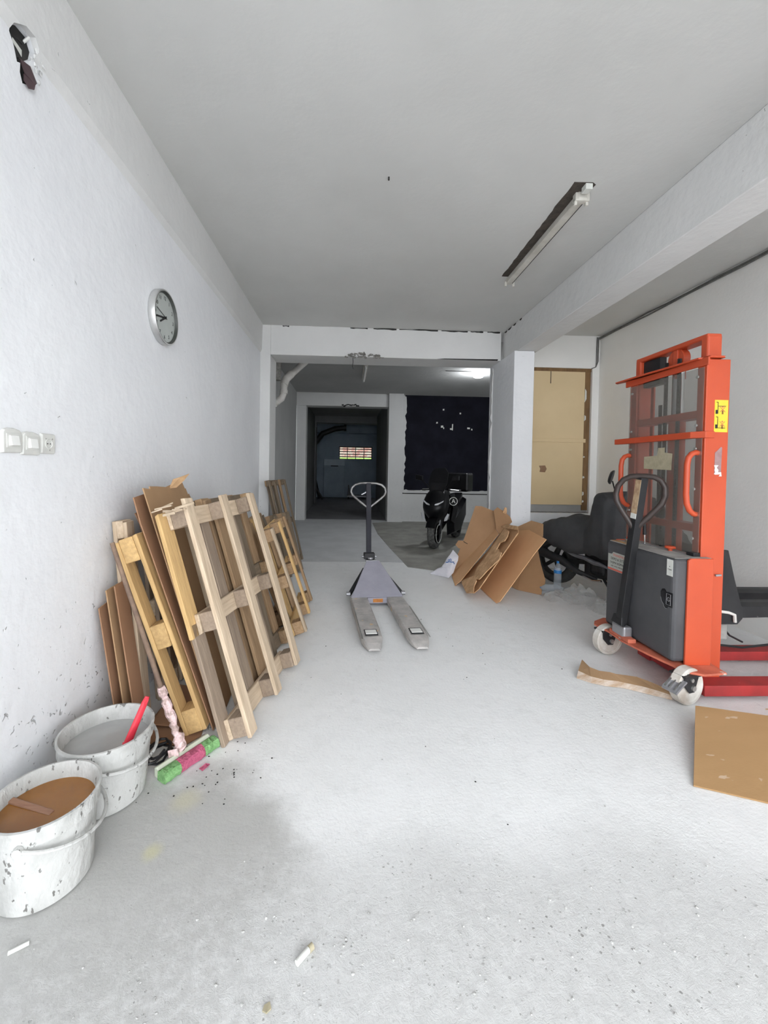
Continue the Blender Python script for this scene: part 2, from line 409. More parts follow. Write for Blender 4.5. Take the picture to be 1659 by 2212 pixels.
# ------------------------------------------------------------------ mesh helpers
class MB:
    def __init__(self):
        self.v, self.f = [], []

    def add(self, vs, fs):
        o = len(self.v)
        self.v += [tuple(x) for x in vs]
        self.f += [tuple(i + o for i in f) for f in fs]
        return self

    def box(self, x0, x1, y0, y1, z0, z1, jit=0.0, rng=None):
        vs = [(x, y, z) for x in (x0, x1) for y in (y0, y1) for z in (z0, z1)]
        if jit:
            vs = [tuple(c + rng.uniform(-jit, jit) for c in v) for v in vs]
        return self.add(vs, [(0, 1, 3, 2), (4, 6, 7, 5), (0, 4, 5, 1), (2, 3, 7, 6), (0, 2, 6, 4), (1, 5, 7, 3)])

    def obox(self, c, ax, ay, az, hx, hy, hz):
        c, ax, ay, az = Vector(c), Vector(ax).normalized(), Vector(ay).normalized(), Vector(az).normalized()
        vs = [c + ax * (i * hx) + ay * (j * hy) + az * (k * hz) for i in (-1, 1) for j in (-1, 1) for k in (-1, 1)]
        return self.add(vs, [(0, 1, 3, 2), (4, 6, 7, 5), (0, 4, 5, 1), (2, 3, 7, 6), (0, 2, 6, 4), (1, 5, 7, 3)])

    def bar(self, p, q, wx, wy, upv=(0, 0, 1)):
        p, q = Vector(p), Vector(q)
        d = (q - p).normalized()
        a = d.cross(Vector(upv))
        if a.length < 1e-4:
            a = d.cross(Vector((1, 0, 0)))
        a.normalize()
        return self.obox((p + q) / 2, d, a, d.cross(a), (q - p).length / 2, wx / 2, wy / 2)

    def tube(self, pts, r, n=10, closed=False, caps=True):
        pts = [Vector(p) for p in pts]
        rs = r if isinstance(r, (list, tuple)) else [r] * len(pts)
        rings = []
        pa = None
        for i, p in enumerate(pts):
            if closed:
                d = pts[(i + 1) % len(pts)] - pts[i - 1]
            else:
                d = pts[min(i + 1, len(pts) - 1)] - pts[max(i - 1, 0)]
            d.normalize()
            if pa is None:
                a = d.cross(Vector((0, 0, 1)))
                if a.length < 0.05:
                    a = d.cross(Vector((1, 0, 0)))
            else:
                a = pa - d * pa.dot(d)
            a.normalize()
            pa = a
            b = d.cross(a)
            rings.append([p + (a * math.cos(t) + b * math.sin(t)) * rs[i] for t in [2 * math.pi * k / n for k in range(n)]])
        vs = [v for ring in rings for v in ring]
        fs = []
        m = len(pts)
        for i in range(m if closed else m - 1):
            j = (i + 1) % m
            for k in range(n):
                fs.append((i * n + k, i * n + (k + 1) % n, j * n + (k + 1) % n, j * n + k))
        if caps and not closed:
            fs.append(tuple(range(n))[::-1])
            fs.append(tuple((m - 1) * n + k for k in range(n)))
        return self.add(vs, fs)

    def cyl(self, p, q, r, n=16, r2=None):
        return self.tube([p, q], [r, r if r2 is None else r2], n)

    def lathe(self, prof, c=(0, 0, 0), n=28, axis='z', caps=True, closed=False):
        vs, fs = [], []
        for r, z in prof:
            for k in range(n):
                t = 2 * math.pi * k / n
                p = (r * math.cos(t), r * math.sin(t), z)
                if axis == 'x':
                    p = (p[2], p[0], p[1])
                elif axis == 'y':
                    p = (p[0], p[2], p[1])
                vs.append((p[0] + c[0], p[1] + c[1], p[2] + c[2]))
        for i in range(len(prof) - 1):
            for k in range(n):
                fs.append((i * n + k, i * n + (k + 1) % n, (i + 1) * n + (k + 1) % n, (i + 1) * n + k))
        if closed:
            m = len(prof) - 1
            for k in range(n):
                fs.append((m * n + k, m * n + (k + 1) % n, (k + 1) % n, k))
            caps = False
        if caps and prof[0][0] > 1e-5:
            fs.append(tuple(range(n))[::-1])
        if caps and prof[-1][0] > 1e-5:
            fs.append(tuple((len(prof) - 1) * n + k for k in range(n)))
        return self.add(vs, fs)

    def loft(self, secs, closed_sec=True, caps=True):
        n = len(secs[0])
        vs = [v for s in secs for v in s]
        fs = []
        for i in range(len(secs) - 1):
            for k in range(n if closed_sec else n - 1):
                k2 = (k + 1) % n
                fs.append((i * n + k, i * n + k2, (i + 1) * n + k2, (i + 1) * n + k))
        if caps and closed_sec:
            fs.append(tuple(range(n))[::-1])
            fs.append(tuple((len(secs) - 1) * n + k for k in range(n)))
        return self.add(vs, fs)

    def prism(self, poly, thick):
        """3D polygon thickened along its own normal"""
        P = [Vector(p) for p in poly]
        n = Vector((0, 0, 0))
        for i in range(len(P)):
            a, b = P[i], P[(i + 1) % len(P)]
            n += Vector(((a.y - b.y) * (a.z + b.z), (a.z - b.z) * (a.x + b.x), (a.x - b.x) * (a.y + b.y)))
        n.normalize()
        m = len(P)
        vs = [p + n * thick / 2 for p in P] + [p - n * thick / 2 for p in P]
        fs = [tuple(range(m)), tuple(range(2 * m - 1, m - 1, -1))]
        for i in range(m):
            j = (i + 1) % m
            fs.append((i, m + i, m + j, j))
        return self.add(vs, fs)

    def build(self, name, material, parent=None, smooth=False, bevel=0.0, seg=2, wear=None, subd=0):
        me = bpy.data.meshes.new(name)
        me.from_pydata(self.v, [], self.f)
        me.validate()
        me.update()
        import bmesh
        bm = bmesh.new()
        bm.from_mesh(me)
        bmesh.ops.recalc_face_normals(bm, faces=bm.faces)
        bm.to_mesh(me)
        bm.free()
        o = bpy.data.objects.new(name, me)
        me.materials.append(material)
        COL.objects.link(o)
        if parent:
            o.parent = parent
        if smooth:
            me.polygons.foreach_set('use_smooth', [True] * len(me.polygons))
            try:
                me.set_sharp_from_angle(angle=R(40))
            except Exception:
                pass
        if bevel:
            b = o.modifiers.new('bevel', 'BEVEL')
            b.width = bevel
            b.segments = seg
            b.limit_method = 'ANGLE'
            b.angle_limit = R(40)
        if subd:
            s = o.modifiers.new('subdivision', 'SUBSURF')
            s.levels = s.render_levels = subd
        return o


def tag(o, label, cat, group=None):
    o['label'] = label
    o['category'] = cat
    if group:
        o['group'] = group
    return o


def thing(name, label, cat, loc=(0, 0, 0), rz=0.0, group=None, mtx=None):
    o = bpy.data.objects.new(name, None)
    o.empty_display_size = 0.1
    COL.objects.link(o)
    if mtx is not None:
        o.matrix_world = mtx
    else:
        o.location = loc
        o.rotation_euler = (0, 0, rz)
    return tag(o, label, cat, group)


def struct(o):
    o['kind'] = 'structure'
    return o


def text(name, body, size, material, parent, origin, xdir, ydir, align='CENTER'):
    cu = bpy.data.curves.new(name, 'FONT')
    cu.body = body
    cu.size = size
    cu.extrude = 0.0004
    cu.align_x = align
    cu.align_y = 'CENTER'
    tmp = bpy.data.objects.new(name, cu)
    COL.objects.link(tmp)
    me = bpy.data.meshes.new_from_object(tmp.evaluated_get(bpy.context.evaluated_depsgraph_get()))
    bpy.data.objects.remove(tmp)
    me.materials.clear()
    me.materials.append(material)
    o = bpy.data.objects.new(name, me)
    COL.objects.link(o)
    x, y = Vector(xdir).normalized(), Vector(ydir).normalized()
    z = x.cross(y)
    o.parent = parent
    o.matrix_local = Matrix(((x.x, y.x, z.x, origin[0]), (x.y, y.y, z.y, origin[1]), (x.z, y.z, z.z, origin[2]), (0, 0, 0, 1)))
    return o


def jag(p, q, n, amp, rng, nrm):
    """ragged line from p to q"""
    p, q, nrm = Vector(p), Vector(q), Vector(nrm)
    return [tuple(p.lerp(q, i / n) + nrm * (rng.uniform(-amp, amp) if 0 < i < n else 0)) for i in range(n + 1)]


def blob(mb, c, rx, ry, rz, rng, n=7, m=5, jit=0.25):
    """small lumpy stone or plaster crumb"""
    vs, fs = [], []
    for i in range(m):
        ph = math.pi * (i + 0.5) / m
        for k in range(n):
            t = 2 * math.pi * k / n
            s = 1 + rng.uniform(-jit, jit)
            vs.append((c[0] + rx * s * math.sin(ph) * math.cos(t), c[1] + ry * s * math.sin(ph) * math.sin(t), c[2] + rz * s * math.cos(ph)))
    for i in range(m - 1):
        for k in range(n):
            fs.append((i * n + k, i * n + (k + 1) % n, (i + 1) * n + (k + 1) % n, (i + 1) * n + k))
    fs.append(tuple(range(n))[::-1])
    fs.append(tuple((m - 1) * n + k for k in range(n)))
    mb.add(vs, fs)


# ================================================================== the setting
CEIL = 3.34
XL, XR = -1.25, 3.56
YB = 5.68
YO = -2.0      # the shop front is open from here to the street
# street outside
struct(MB().box(-14, 16, -16, YO, -0.35, -0.03).build('ground', M_ground))
struct(MB().box(XL - 0.25, 4.5, YO, 19.2, -0.3, 0.0).build('floor', M_floor))
M_floor2 = mat('grey_painted_floor', (0.62, 0.625, 0.635), (0.55, 0.555, 0.565), rough=0.75, scale=2.5, bump=0.15, bscale=40, spec=0.25)
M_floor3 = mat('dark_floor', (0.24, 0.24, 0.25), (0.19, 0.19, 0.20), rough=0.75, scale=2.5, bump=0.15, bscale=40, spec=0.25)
struct(MB().box(-1.39, 4.19, 6.0, 10.95, -0.01, 0.0025).build('floor_3', M_floor2))
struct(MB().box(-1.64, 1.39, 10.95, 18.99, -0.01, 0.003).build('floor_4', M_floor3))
# strip of unpainted floor in the second room
bare = [(0.60, 10.3), (0.62, 8.6), (0.72, 7.2), (0.85, 5.72), (1.22, 5.52), (2.08, 5.45), (2.08, 6.1), (4.18, 6.1), (4.18, 10.66), (1.42, 10.66), (1.38, 10.5), (0.98, 10.5)]
struct(MB().prism([(x, y, 0.003) for x, y in bare], 0.006).build('floor_2', M_bare))
ceil = struct(MB().box(XL - 0.25, 4.5, YO, 6.12, CEIL, CEIL + 0.25).build('ceiling', M_ceil))
struct(MB().box(-1.9, 4.5, 6.12, 19.2, CEIL, CEIL + 0.25).build('ceiling', M_room2))


def boolean_cut(o, cutter):
    md = o.modifiers.new('cut', 'BOOLEAN')
    md.operation = 'DIFFERENCE'
    md.object = cutter
    md.solver = 'EXACT'
    dg = bpy.context.evaluated_depsgraph_get()
    me = bpy.data.meshes.new_from_object(o.evaluated_get(dg))
    o.modifiers.clear()
    o.data = me
    bpy.data.objects.remove(cutter)


rng = random.Random(4)
wl = MB().box(XL - 0.25, XL, YO, 6.12, 0.0, CEIL).build('wall_left', M_wall)
hole = [(1.555, 2.985), (1.60, 3.02), (1.645, 3.025), (1.668, 2.99), (1.66, 2.955), (1.64, 2.93), (1.665, 2.905), (1.672, 2.87), (1.65, 2.845), (1.61, 2.82), (1.598, 2.85), (1.60, 2.885), (1.585, 2.875), (1.57, 2.92), (1.55, 2.95)]
hp = [(XL, y, z) for y, z in hole]
cut = MB().prism(hp, 0.16).build('cutter', M_dark)
boolean_cut(wl, cut)
struct(wl)
MB().prism([(XL - 0.022, y, z) for y, z in hole], 0.006).build('cavity_shade', M_dark, wl)  # dark sheet just inside the hole, its inner shade put in as colour
# upper band of the wall stands slightly proud
vs = [(XL, YO, 2.96), (XL + 0.022, YO, 3.0), (XL + 0.03, YO, CEIL), (XL, YO, CEIL)]
tr = MB().loft([[Vector(v) for v in vs], [Vector((v[0], YB, v[2])) for v in vs]])
bandcut = MB().prism([(XL + 0.01, y, z) for y, z in hole], 0.2).build('cutter', M_dark)
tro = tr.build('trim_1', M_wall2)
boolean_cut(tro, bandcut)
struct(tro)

# back wall of the front room: stub, lintel
wb = MB()
wb.box(XL, -1.11, YB, 6.12, 0, CEIL)
wb.box(-1.11, 2.10, YB, 6.12, 2.935, CEIL)
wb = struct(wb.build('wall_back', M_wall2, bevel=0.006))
# cracks where lintel meets ceiling
for (x0, x1) in ((-0.95, -0.86), (-0.02, 0.22), (0.30, 0.62), (0.66, 1.20), (1.25, 1.62), (1.66, 1.84), (1.90, 2.08)):
    a = jag((x0, YB - 0.001, CEIL - 0.006), (x1, YB - 0.001, CEIL - 0.004), 6, 0.004, rng, (0, 0, 1))
    b = jag((x1, YB - 0.001, CEIL - 0.022), (x0, YB - 0.001, CEIL - 0.016), 6, 0.006, rng, (0, 0, 1))
    MB().prism(a + b, 0.006).build('crack', M_dark, wb)
# crumbled patch under the lintel
mb = MB()
for i in range(46):
    t = rng.random()
    x = -0.10 + 0.56 * t
    hgt = 0.05 * (1 - abs(2 * t - 1)) + 0.012
    blob(mb, (x, YB - rng.uniform(0.0, 0.025), 2.935 + rng.uniform(-0.012, hgt)), rng.uniform(.008, .03), rng.uniform(.008, .02), rng.uniform(.006, .014), rng)
o = mb.build('broken_plaster', M_rawplaster, wb)
o['kind'] = 'stuff'
MB().tube([(0.02, YB - 0.01, 2.93), (0.025, YB - 0.012, 2.86), (0.018, YB - 0.01, 2.80), (0.03, YB - 0.01, 2.76)], 0.004, 6).build('hanging_wire', M_dark, wb)
MB().prism([(1.2, YB - 0.002, 2.935), (2.05, YB - 0.002, 2.935), (2.06, YB - 0.002, 2.955), (1.7, YB - 0.002, 2.95), (1.3, YB - 0.002, 2.945)], 0.008).build('crack', M_dark, wb)

# column and beam to its right
cm = struct(MB().box(2.10, 2.365, 5.20, 6.12, 0, 2.945).build('trim_2', M_wall, bevel=0.008))
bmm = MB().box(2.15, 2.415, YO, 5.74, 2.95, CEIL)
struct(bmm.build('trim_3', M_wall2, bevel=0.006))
# ragged plaster along the column's back edge
mb = MB()
rr = random.Random(8)
left = jag((2.075, 6.0, 0.15), (2.085, 6.0, 2.9), 34, 0.014, rr, (1, 0, 0))
mb.prism(left + [(2.12, 6.0, 2.9), (2.12, 6.0, 0.15)], 0.05)
mb.build('plaster_edge', M_wall2, cm)
mb = MB()
a = jag((2.106, 5.45, CEIL - 0.002), (2.106, 5.66, CEIL - 0.002), 5, 0.003, rr, (0, 0, 1))
for (y0, y1) in ((5.60, 5.67), (5.45, 5.56), (5.30, 5.38), (5.12, 5.18)):
    mb2 = MB().prism([(2.149, y0, CEIL - 0.006), (2.149, y1, CEIL - 0.006), (2.149, y1, CEIL - 0.018), (2.149, (y0 + y1) / 2, CEIL - 0.026), (2.149, y0, CEIL - 0.016)], 0.006)
    mb2.build('crack', M_dark, cm)

# right bay: back wall with a boarded opening, right wall
OX0, OX1, OZ0, OZ1 = 2.42, 3.46, 0.80, 2.88
wr = MB()
wr.box(2.365, XR + 0.25, 5.74, 6.12, OZ1, CEIL)
wr.box(2.365, XR + 0.25, 5.74, 6.12, 0, OZ0)
wr.box(2.365, OX0, 5.74, 6.12, OZ0, OZ1)
wr.box(OX1, XR + 0.25, 5.74, 6.12, OZ0, OZ1)
wr.box(OX0, OX1, 6.04, 6.12, OZ0, OZ1)
wr = struct(wr.build('wall_back', M_rwall))
rr = random.Random(11)
mb = MB().prism(jag((2.44, 5.733, 0.80), (3.40, 5.733, 0.78), 26, 0.014, rr, (0, 0, 1)) + [(3.40, 5.733, 0.01), (2.44, 5.733, 0.01)], 0.008)
mb.build('white_skim', M_wall, wr)
struct(MB().box(XR, XR + 0.25, YO, 5.74, 0, CEIL).build('wall_right', M_rwall))

# second room
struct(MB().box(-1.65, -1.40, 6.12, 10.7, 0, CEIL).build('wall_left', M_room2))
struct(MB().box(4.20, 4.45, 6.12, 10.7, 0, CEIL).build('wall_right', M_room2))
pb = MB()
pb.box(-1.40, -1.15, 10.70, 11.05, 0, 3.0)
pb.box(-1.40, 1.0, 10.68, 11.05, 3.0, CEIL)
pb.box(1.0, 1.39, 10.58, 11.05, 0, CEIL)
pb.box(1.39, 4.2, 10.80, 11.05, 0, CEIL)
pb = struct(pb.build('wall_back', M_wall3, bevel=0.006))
# black painted field with its ragged plaster border and a dado ledge below
MB().box(1.45, 4.2, 10.765, 10.80, 0.83, CEIL).build('black_panel', M_blackwall, pb)
MB().box(1.39, 4.2, 10.70, 10.80, 0, 0.73).build('dado', M_wall3, pb)
MB().box(1.39, 4.2, 10.74, 10.80, 0.73, 0.755).build('dark_joint', M_dark, pb)
rr = random.Random(5)
MB().prism(jag((1.39, 10.755, 0.757), (1.39, 10.755, 3.30), 2, 0, rr, (1, 0, 0)) + jag((1.47, 10.755, 3.30), (1.46, 10.755, 0.757), 30, 0.025, rr, (1, 0, 0)), 0.03).build('plaster_edge', M_wall3, pb)
MB().prism(jag((1.44, 10.75, 0.756), (4.19, 10.75, 0.756), 2, 0, rr, (0, 0, 1)) + jag((4.19, 10.75, 0.82), (1.44, 10.75, 0.83), 40, 0.02, rr, (0, 0, 1)), 0.03).build('plaster_edge', M_wall3, pb)
for (x, z, a, b) in ((2.72, 2.52, .018, .08), (2.69, 2.47, .035, .02), (2.44, 2.53, .03, .025), (2.48, 2.49, .012, .02), (3.15, 2.50, .035, .02), (3.24, 2.47, .014, .02), (2.30, 2.63, .02, .02), (2.92, 2.89, .02, .02), (2.47, 2.98, .018, .018)):
    MB().box(x - a / 1, x + a / 1, 10.758, 10.766, z - b, z + b, 0.006, rr).build('bare_fleck', M_paper, pb)
mb = MB()
for i in range(12):
    x = 0.10 + 0.4 * i / 11
    blob(mb, (x - 0.3, 10.69, 3.0 + rr.uniform(0, .05)), .035, .02, .022, rr)
o = mb.build('broken_plaster', M_dark, pb)
o['kind'] = 'stuff'
# corridor beyond
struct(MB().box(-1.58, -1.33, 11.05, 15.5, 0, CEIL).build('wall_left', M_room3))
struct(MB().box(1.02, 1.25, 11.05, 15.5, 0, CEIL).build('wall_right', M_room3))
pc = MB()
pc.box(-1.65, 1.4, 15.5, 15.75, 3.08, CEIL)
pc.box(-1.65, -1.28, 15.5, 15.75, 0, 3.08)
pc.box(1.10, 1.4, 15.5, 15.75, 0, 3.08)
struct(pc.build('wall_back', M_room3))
struct(MB().box(-1.90, -1.65, 15.5, 19.0, 0, CEIL).build('wall_left', M_blue))
struct(MB().box(1.40, 1.65, 15.5, 19.0, 0, CEIL).build('wall_right', M_blue))
struct(MB().box(-1.65, 1.40, 18.55, 19.0, 2.96, CEIL).build('trim_4', M_blue))
WX0, WX1, WZ0, WZ1 = -0.50, 1.05, 1.78, 2.38
wf = MB()
wf.box(-1.9, WX0, 19.0, 19.2, 0, CEIL)
wf.box(WX1, 1.65, 19.0, 19.2, 0, CEIL)
wf.box(WX0, WX1, 19.0, 19.2, 0, WZ0)
wf.box(WX0, WX1, 19.0, 19.2, WZ1, CEIL)
struct(wf.build('wall_far', M_blue))
win = MB()
for (a, b, c, d) in ((WX0, WX0 + .04, WZ0, WZ1), (WX1 - .04, WX1, WZ0, WZ1), (WX0 + .04, WX1 - .04, WZ0, WZ0 + .03), (WX0 + .04, WX1 - .04, WZ1 - .05, WZ1)):
    win.box(a, b, 19.02, 19.08, c, d)
win = struct(win.build('window_1', M_black))
for i in range(1, 5):
    z = WZ0 + (WZ1 - WZ0) * i / 5
    MB().box(WX0 + .03, WX1 - .03, 19.035, 19.055, z - .02, z + .02).build('bar', M_black, win)
for i in range(1, 4):
    x = WX0 + (WX1 - WX0) * i / 4
    MB().box(x - .017, x + .017, 19.04, 19.06, WZ0 + .02, WZ1 - .02).build('bar', M_black, win)
# what the window looks out on
struct(MB().box(-14, 14, 19.2, 60, -0.35, 0.0).build('ground', M_ground))
o = MB().loft([[Vector((x, y, z)) for y, z in ((19.6, 0.0), (20.2, 1.1), (22.5, 1.95), (33, 2.0), (33, 0.0))] for x in (-14, 14)]).build('grass', M_grass)
o['kind'] = 'stuff'
o['label'] = 'bright green grass bank outside the small barred window'
hs = thing('house', 'pinkish house beyond the grass outside the barred window', 'house', (1, 34, 1.95))
MB().box(-7, 7, 0, 6, -1.95, 5).build('wall', M_house, hs)
MB().prism([(-7.4, -0.4, 5), (7.4, -0.4, 5), (7.4, 3, 6.6), (-7.4, 3, 6.6)], 0.12).build('roof', M_roof, hs)
MB().box(-3.5, -2.2, -0.03, 0, 1.0, 2.4).build('window_pane', M_dark, hs)
MB().box(1.0, 2.3, -0.03, 0, 1.0, 2.4).build('window_pane', M_dark, hs)


# ================================================================== left wall fittings
def wall_switch(y, z, tilt, label):
    t = thing('light_switch', label, 'light switch', (XL, y, z), 0, 'rocker switches on the left wall')
    t.rotation_euler = (tilt, 0, 0)
    t.scale = (1.08, 1.08, 1.08)
    mb = MB()
    n = 5
    top = [(-0.0, 0.041 * math.cos(a), 0.030 + 0.014 * math.sin(a)) for a in [math.pi * k / n for k in range(n + 1)]]
    outline = [(0, p[1], p[2]) for p in top] + [(0, -0.041, -0.043), (0, 0.041, -0.043)]
    mb.loft([[Vector(p) for p in outline], [Vector((0.012, p[1] * 0.92, p[2] * 0.92)) for p in outline]])
    mb.build('cover_plate', M_switch, t, bevel=0.002)
    MB().box(0.0115, 0.014, -0.027, 0.027, -0.024, 0.024).build('inner_frame', M_switch, t, bevel=0.001)
    MB().loft([[Vector((0.013, s * 0.019, u * 0.018)) for s, u in ((-1, -1), (1, -1), (1, 1), (-1, 1))], [Vector((0.019 if u > 0 else 0.024, s * 0.0175, u * 0.0165)) for s, u in ((-1, -1), (1, -1), (1, 1), (-1, 1))]]).build('rocker', M_white, t, bevel=0.001)
    return t


wall_switch(1.550, 1.478, R(2), 'white rocker light switch with arched top, farthest from the round socket')
wall_switch(1.640, 1.472, R(-1), 'white rocker light switch with arched top, next to the round socket')
t = thing('wall_socket', 'white power socket with round recess beside two light switches', 'socket', (XL, 1.732, 1.476))
MB().loft([[Vector((0, y * 0.041, z * 0.043)) for y, z in ((-1, -1), (1, -1), (1, 1), (-1, 1))], [Vector((0.011, y * 0.036, z * 0.038)) for y, z in ((-1, -1), (1, -1), (1, 1), (-1, 1))]]).build('cover_plate', M_switch, t, bevel=0.003)
MB().lathe([(0.021, 0.0105), (0.021, 0.0135), (0.018, 0.0135), (0.0165, 0.0108), (0.0, 0.0108)], axis='x', n=24).build('recess_ring', M_switch, t, smooth=True)
for dy in (-0.0075, 0.0075):
    MB().cyl((0.0100, dy, 0), (0.0116, dy, 0), 0.0026, 10).build('pin_hole', M_dark, t)
for dy, dz in ((-0.017, 0.020), (0.019, 0.020), (0.004, -0.026)):
    MB().cyl((0.0095, dy, dz), (0.0122, dy, dz), 0.0028, 8).build('screw', M_bolt, t)

# wall clock
t = thing('wall_clock', 'round silver wall clock with grey dial and black hands', 'clock', (XL, 2.735, 2.357))
MB().lathe([(0.160, 0.0), (0.172, 0.003), (0.174, 0.040), (0.171, 0.044), (0.163, 0.044), (0.155, 0.030)], axis='x', n=56, caps=False).build('rim', M_clocksil, t, smooth=True)
MB().lathe([(0.1635, 0.0443), (0.161, 0.0447), (0.152, 0.0285), (0.1545, 0.0270)], axis='x', n=56, caps=False).build('dark_bezel', mat('dark_bezel_metal', (0.07, 0.075, 0.07), (0.045, 0.05, 0.045), rough=0.4), t, smooth=True)
MB().lathe([(0.157, 0.026), (0.08, 0.026), (0.001, 0.026)], axis='x', n=56, caps=False).build('dial', M_clockface, t)
for h in range(12):
    a = R(90 - 30 * (h + 1))
    # seen from the room the dial's right is +y ... towards larger Y
    yy, zz = 0.125 * math.cos(a), 0.125 * math.sin(a)
    text('numeral', str(h + 1), 0.034, M_ink, t, (0.0268, yy, zz), (0, 1, 0), (0, 0, 1))


def hand(name, ang, ln, wd, x):
    a = R(90 - ang)
    d = Vector((0, math.cos(a), math.sin(a)))
    MB().bar(Vector((x, 0, 0)) - d * 0.02, Vector((x, 0, 0)) + d * ln, wd, 0.002, (1, 0, 0)).build(name, M_ink, t)


hand('minute_hand', 258, 0.122, 0.011, 0.030)
hand('hour_hand', 238, 0.085, 0.011, 0.032)
hand('second_hand', 282, 0.125, 0.004, 0.034)
MB().cyl((0.026, 0, 0), (0.035, 0, 0), 0.008, 12).build('hub', M_ink, t)

# broken cable box in the hole high on the wall
t = thing('junction_box', 'broken dark junction box hanging out of the hole high on the left wall', 'junction box', (XL - 0.04, 1.61, 2.93))
rr = random.Random(3)
M_maroon = mat('maroon_plastic', (0.075, 0.045, 0.050), (0.05, 0.03, 0.035), rough=0.6, scale=9)
MB().prism([(0.01, -0.045, 0.06), (0.02, -0.055, 0.01), (0.03, -0.03, -0.045), (0.035, -0.012, -0.03), (0.02, -0.03, 0.01), (0.015, -0.02, 0.045), (0.02, 0.02, 0.05), (0.01, 0.03, 0.075), (0.0, -0.01, 0.085)], 0.012).build('box_shell', M_ink, t)
MB().prism([(0.03, 0.0, -0.02), (0.045, 0.03, -0.02), (0.055, 0.050, -0.065), (0.06, 0.035, -0.085), (0.05, 0.0, -0.075)], 0.004).build('flap', M_maroon, t)
MB().prism([(0.045, 0.0, -0.075), (0.06, 0.035, -0.085), (0.062, 0.028, -0.108), (0.055, 0.012, -0.118), (0.048, -0.004, -0.10)], 0.004).build('flap', M_maroon, t)
MB().prism([(0.02, -0.025, 0.035), (0.02, 0.02, 0.03), (0.02, 0.02, 0.005), (0.02, -0.005, 0.015), (0.02, -0.025, 0.02)], 0.004).build('white_insert', M_paper, t)
MB().tube([(0.02, 0.03, 0.07), (0.045, 0.04, 0.11), (0.05, 0.045, 0.18), (0.06, 0.05, 0.30), (0.06, 0.05, 0.39)], 0.005, 7).build('wire', M_white, t)
mb = MB()
for i in range(22):
    blob(mb, (0.038 + rr.uniform(0, .012), rr.uniform(0.02, .10), rr.uniform(-0.05, .13)), .004, rr.uniform(.004, .012), rr.uniform(.004, .014), rr)
mb.build('torn_plaster', M_wall2, t)


# ================================================================== pallets
def pframe(x, y, beta, tilt, z):
    """x axis along the width (away from the viewer), y axis into the wall, z axis up the lean"""
    wv = Vector((math.sin(beta), math.cos(beta), 0))
    n = Vector((math.cos(beta), -math.sin(beta), 0))
    az = Vector((0, 0, math.cos(tilt))) - n * math.sin(tilt)
    ay = -(n * math.cos(tilt) + Vector((0, 0, math.sin(tilt))))
    return Matrix(((wv.x, ay.x, az.x, x), (wv.y, ay.y, az.y, y), (wv.z, ay.z, az.z, z), (0, 0, 0, 1)))


def pallet(label, x, y, beta, tilt, Ln, W, Wd, skids, decks, seed, th=(0.022, 0.078, 0.022, 0.022), group='used wooden pallets leaning on the left wall',
           skidw=0.075, deckw=0.095, crossh=0.105, blockw=0.095, blockmat=None, crossmat=None, crosses=None, stub=None):
    """standing on one end: skid boards face the room, then blocks, cross boards and deck boards"""
    rg = random.Random(seed)
    a, b_, c, d = th
    T = sum(th)
    t = thing('pallet', label, 'pallet', group=group, mtx=pframe(x, y, beta, R(tilt), T * math.sin(R(tilt)) + 0.002))
    blockmat = blockmat or Wd
    crossmat = crossmat or Wd
    for (s, m, z0, z1) in skids:
        sl = rg.uniform(-.008, .008)
        vs = []
        for (xx, yy, zz) in [(s, 0, z0), (s + skidw, 0, z0), (s + skidw, a, z0), (s, a, z0)]:
            vs.append(Vector((xx, yy, zz)))
        mid = [Vector((v.x + sl + rg.uniform(-.004, .004), v.y + rg.uniform(-.002, .002), (z0 + z1) / 2)) for v in vs]
        top = [Vector((v.x + sl / 2, v.y, z1 + rg.uniform(-.006, .004))) for v in vs]
        MB().loft([vs, mid, top]).build('skid_board', m[0], t, bevel=0.003, seg=1)
    levels = crosses or (0.0, 0.5, 1.0)
    for li, lv in enumerate(levels):
        zc = 0.0 + (Ln - crossh) * lv
        if c > 0:
            MB().box(-0.004, W + rg.uniform(-.01, .01), a + b_, a + b_ + c, zc, zc + crossh, 0.003, rg).build('cross_board', crossmat[1], t, bevel=0.003, seg=1)
        if b_ > 0.01:
            for (s, m, z0, z1) in skids:
                if z0 - 0.05 <= zc + crossh and zc <= z1 + 0.02:
                    x0 = s + rg.uniform(-.004, .004)
                    if s == skids[-1][0]:
                        x0 = s + skidw - blockw
                    MB().box(x0, x0 + blockw, a, a + b_, zc + 0.002, zc + crossh - 0.002, 0.002, rg).build('block', blockmat[1], t, bevel=0.004, seg=1)
    for (s, m, z0, z1) in decks:
        dw = deckw * rg.uniform(.88, 1.1)
        vs = [Vector(p) for p in [(s, T - d, z0), (s + dw, T - d, z0), (s + dw, T, z0), (s, T, z0)]]
        sl = rg.uniform(-.006, .006)
        MB().loft([vs, [Vector((v.x + sl, v.y, (z0 + z1) / 2)) for v in vs], [Vector((v.x + sl * .5, v.y, z1 + rg.uniform(-.01, .004))) for v in vs]]).build('deck_board', m[0], t, bevel=0.003, seg=1)
    return t


def lean_sheet(label, x, y, beta, tilt, outline, M, thick=0.006, z=0.002, group='flattened cardboard boxes among the pallets', name='cardboard_sheet', cat='cardboard', bend=0.0):
    t = tag(MB().prism([(p[0], bend * math.sin(p[1] * 2.4) , p[1]) for p in outline], thick).build(name, M), label, cat, group)
    t.matrix_world = pframe(x, y, beta, R(tilt), z + thick)
    return t


P, G, Yw, B, D_ = W_pale, W_grey, W_yel, W_brown, W_dull
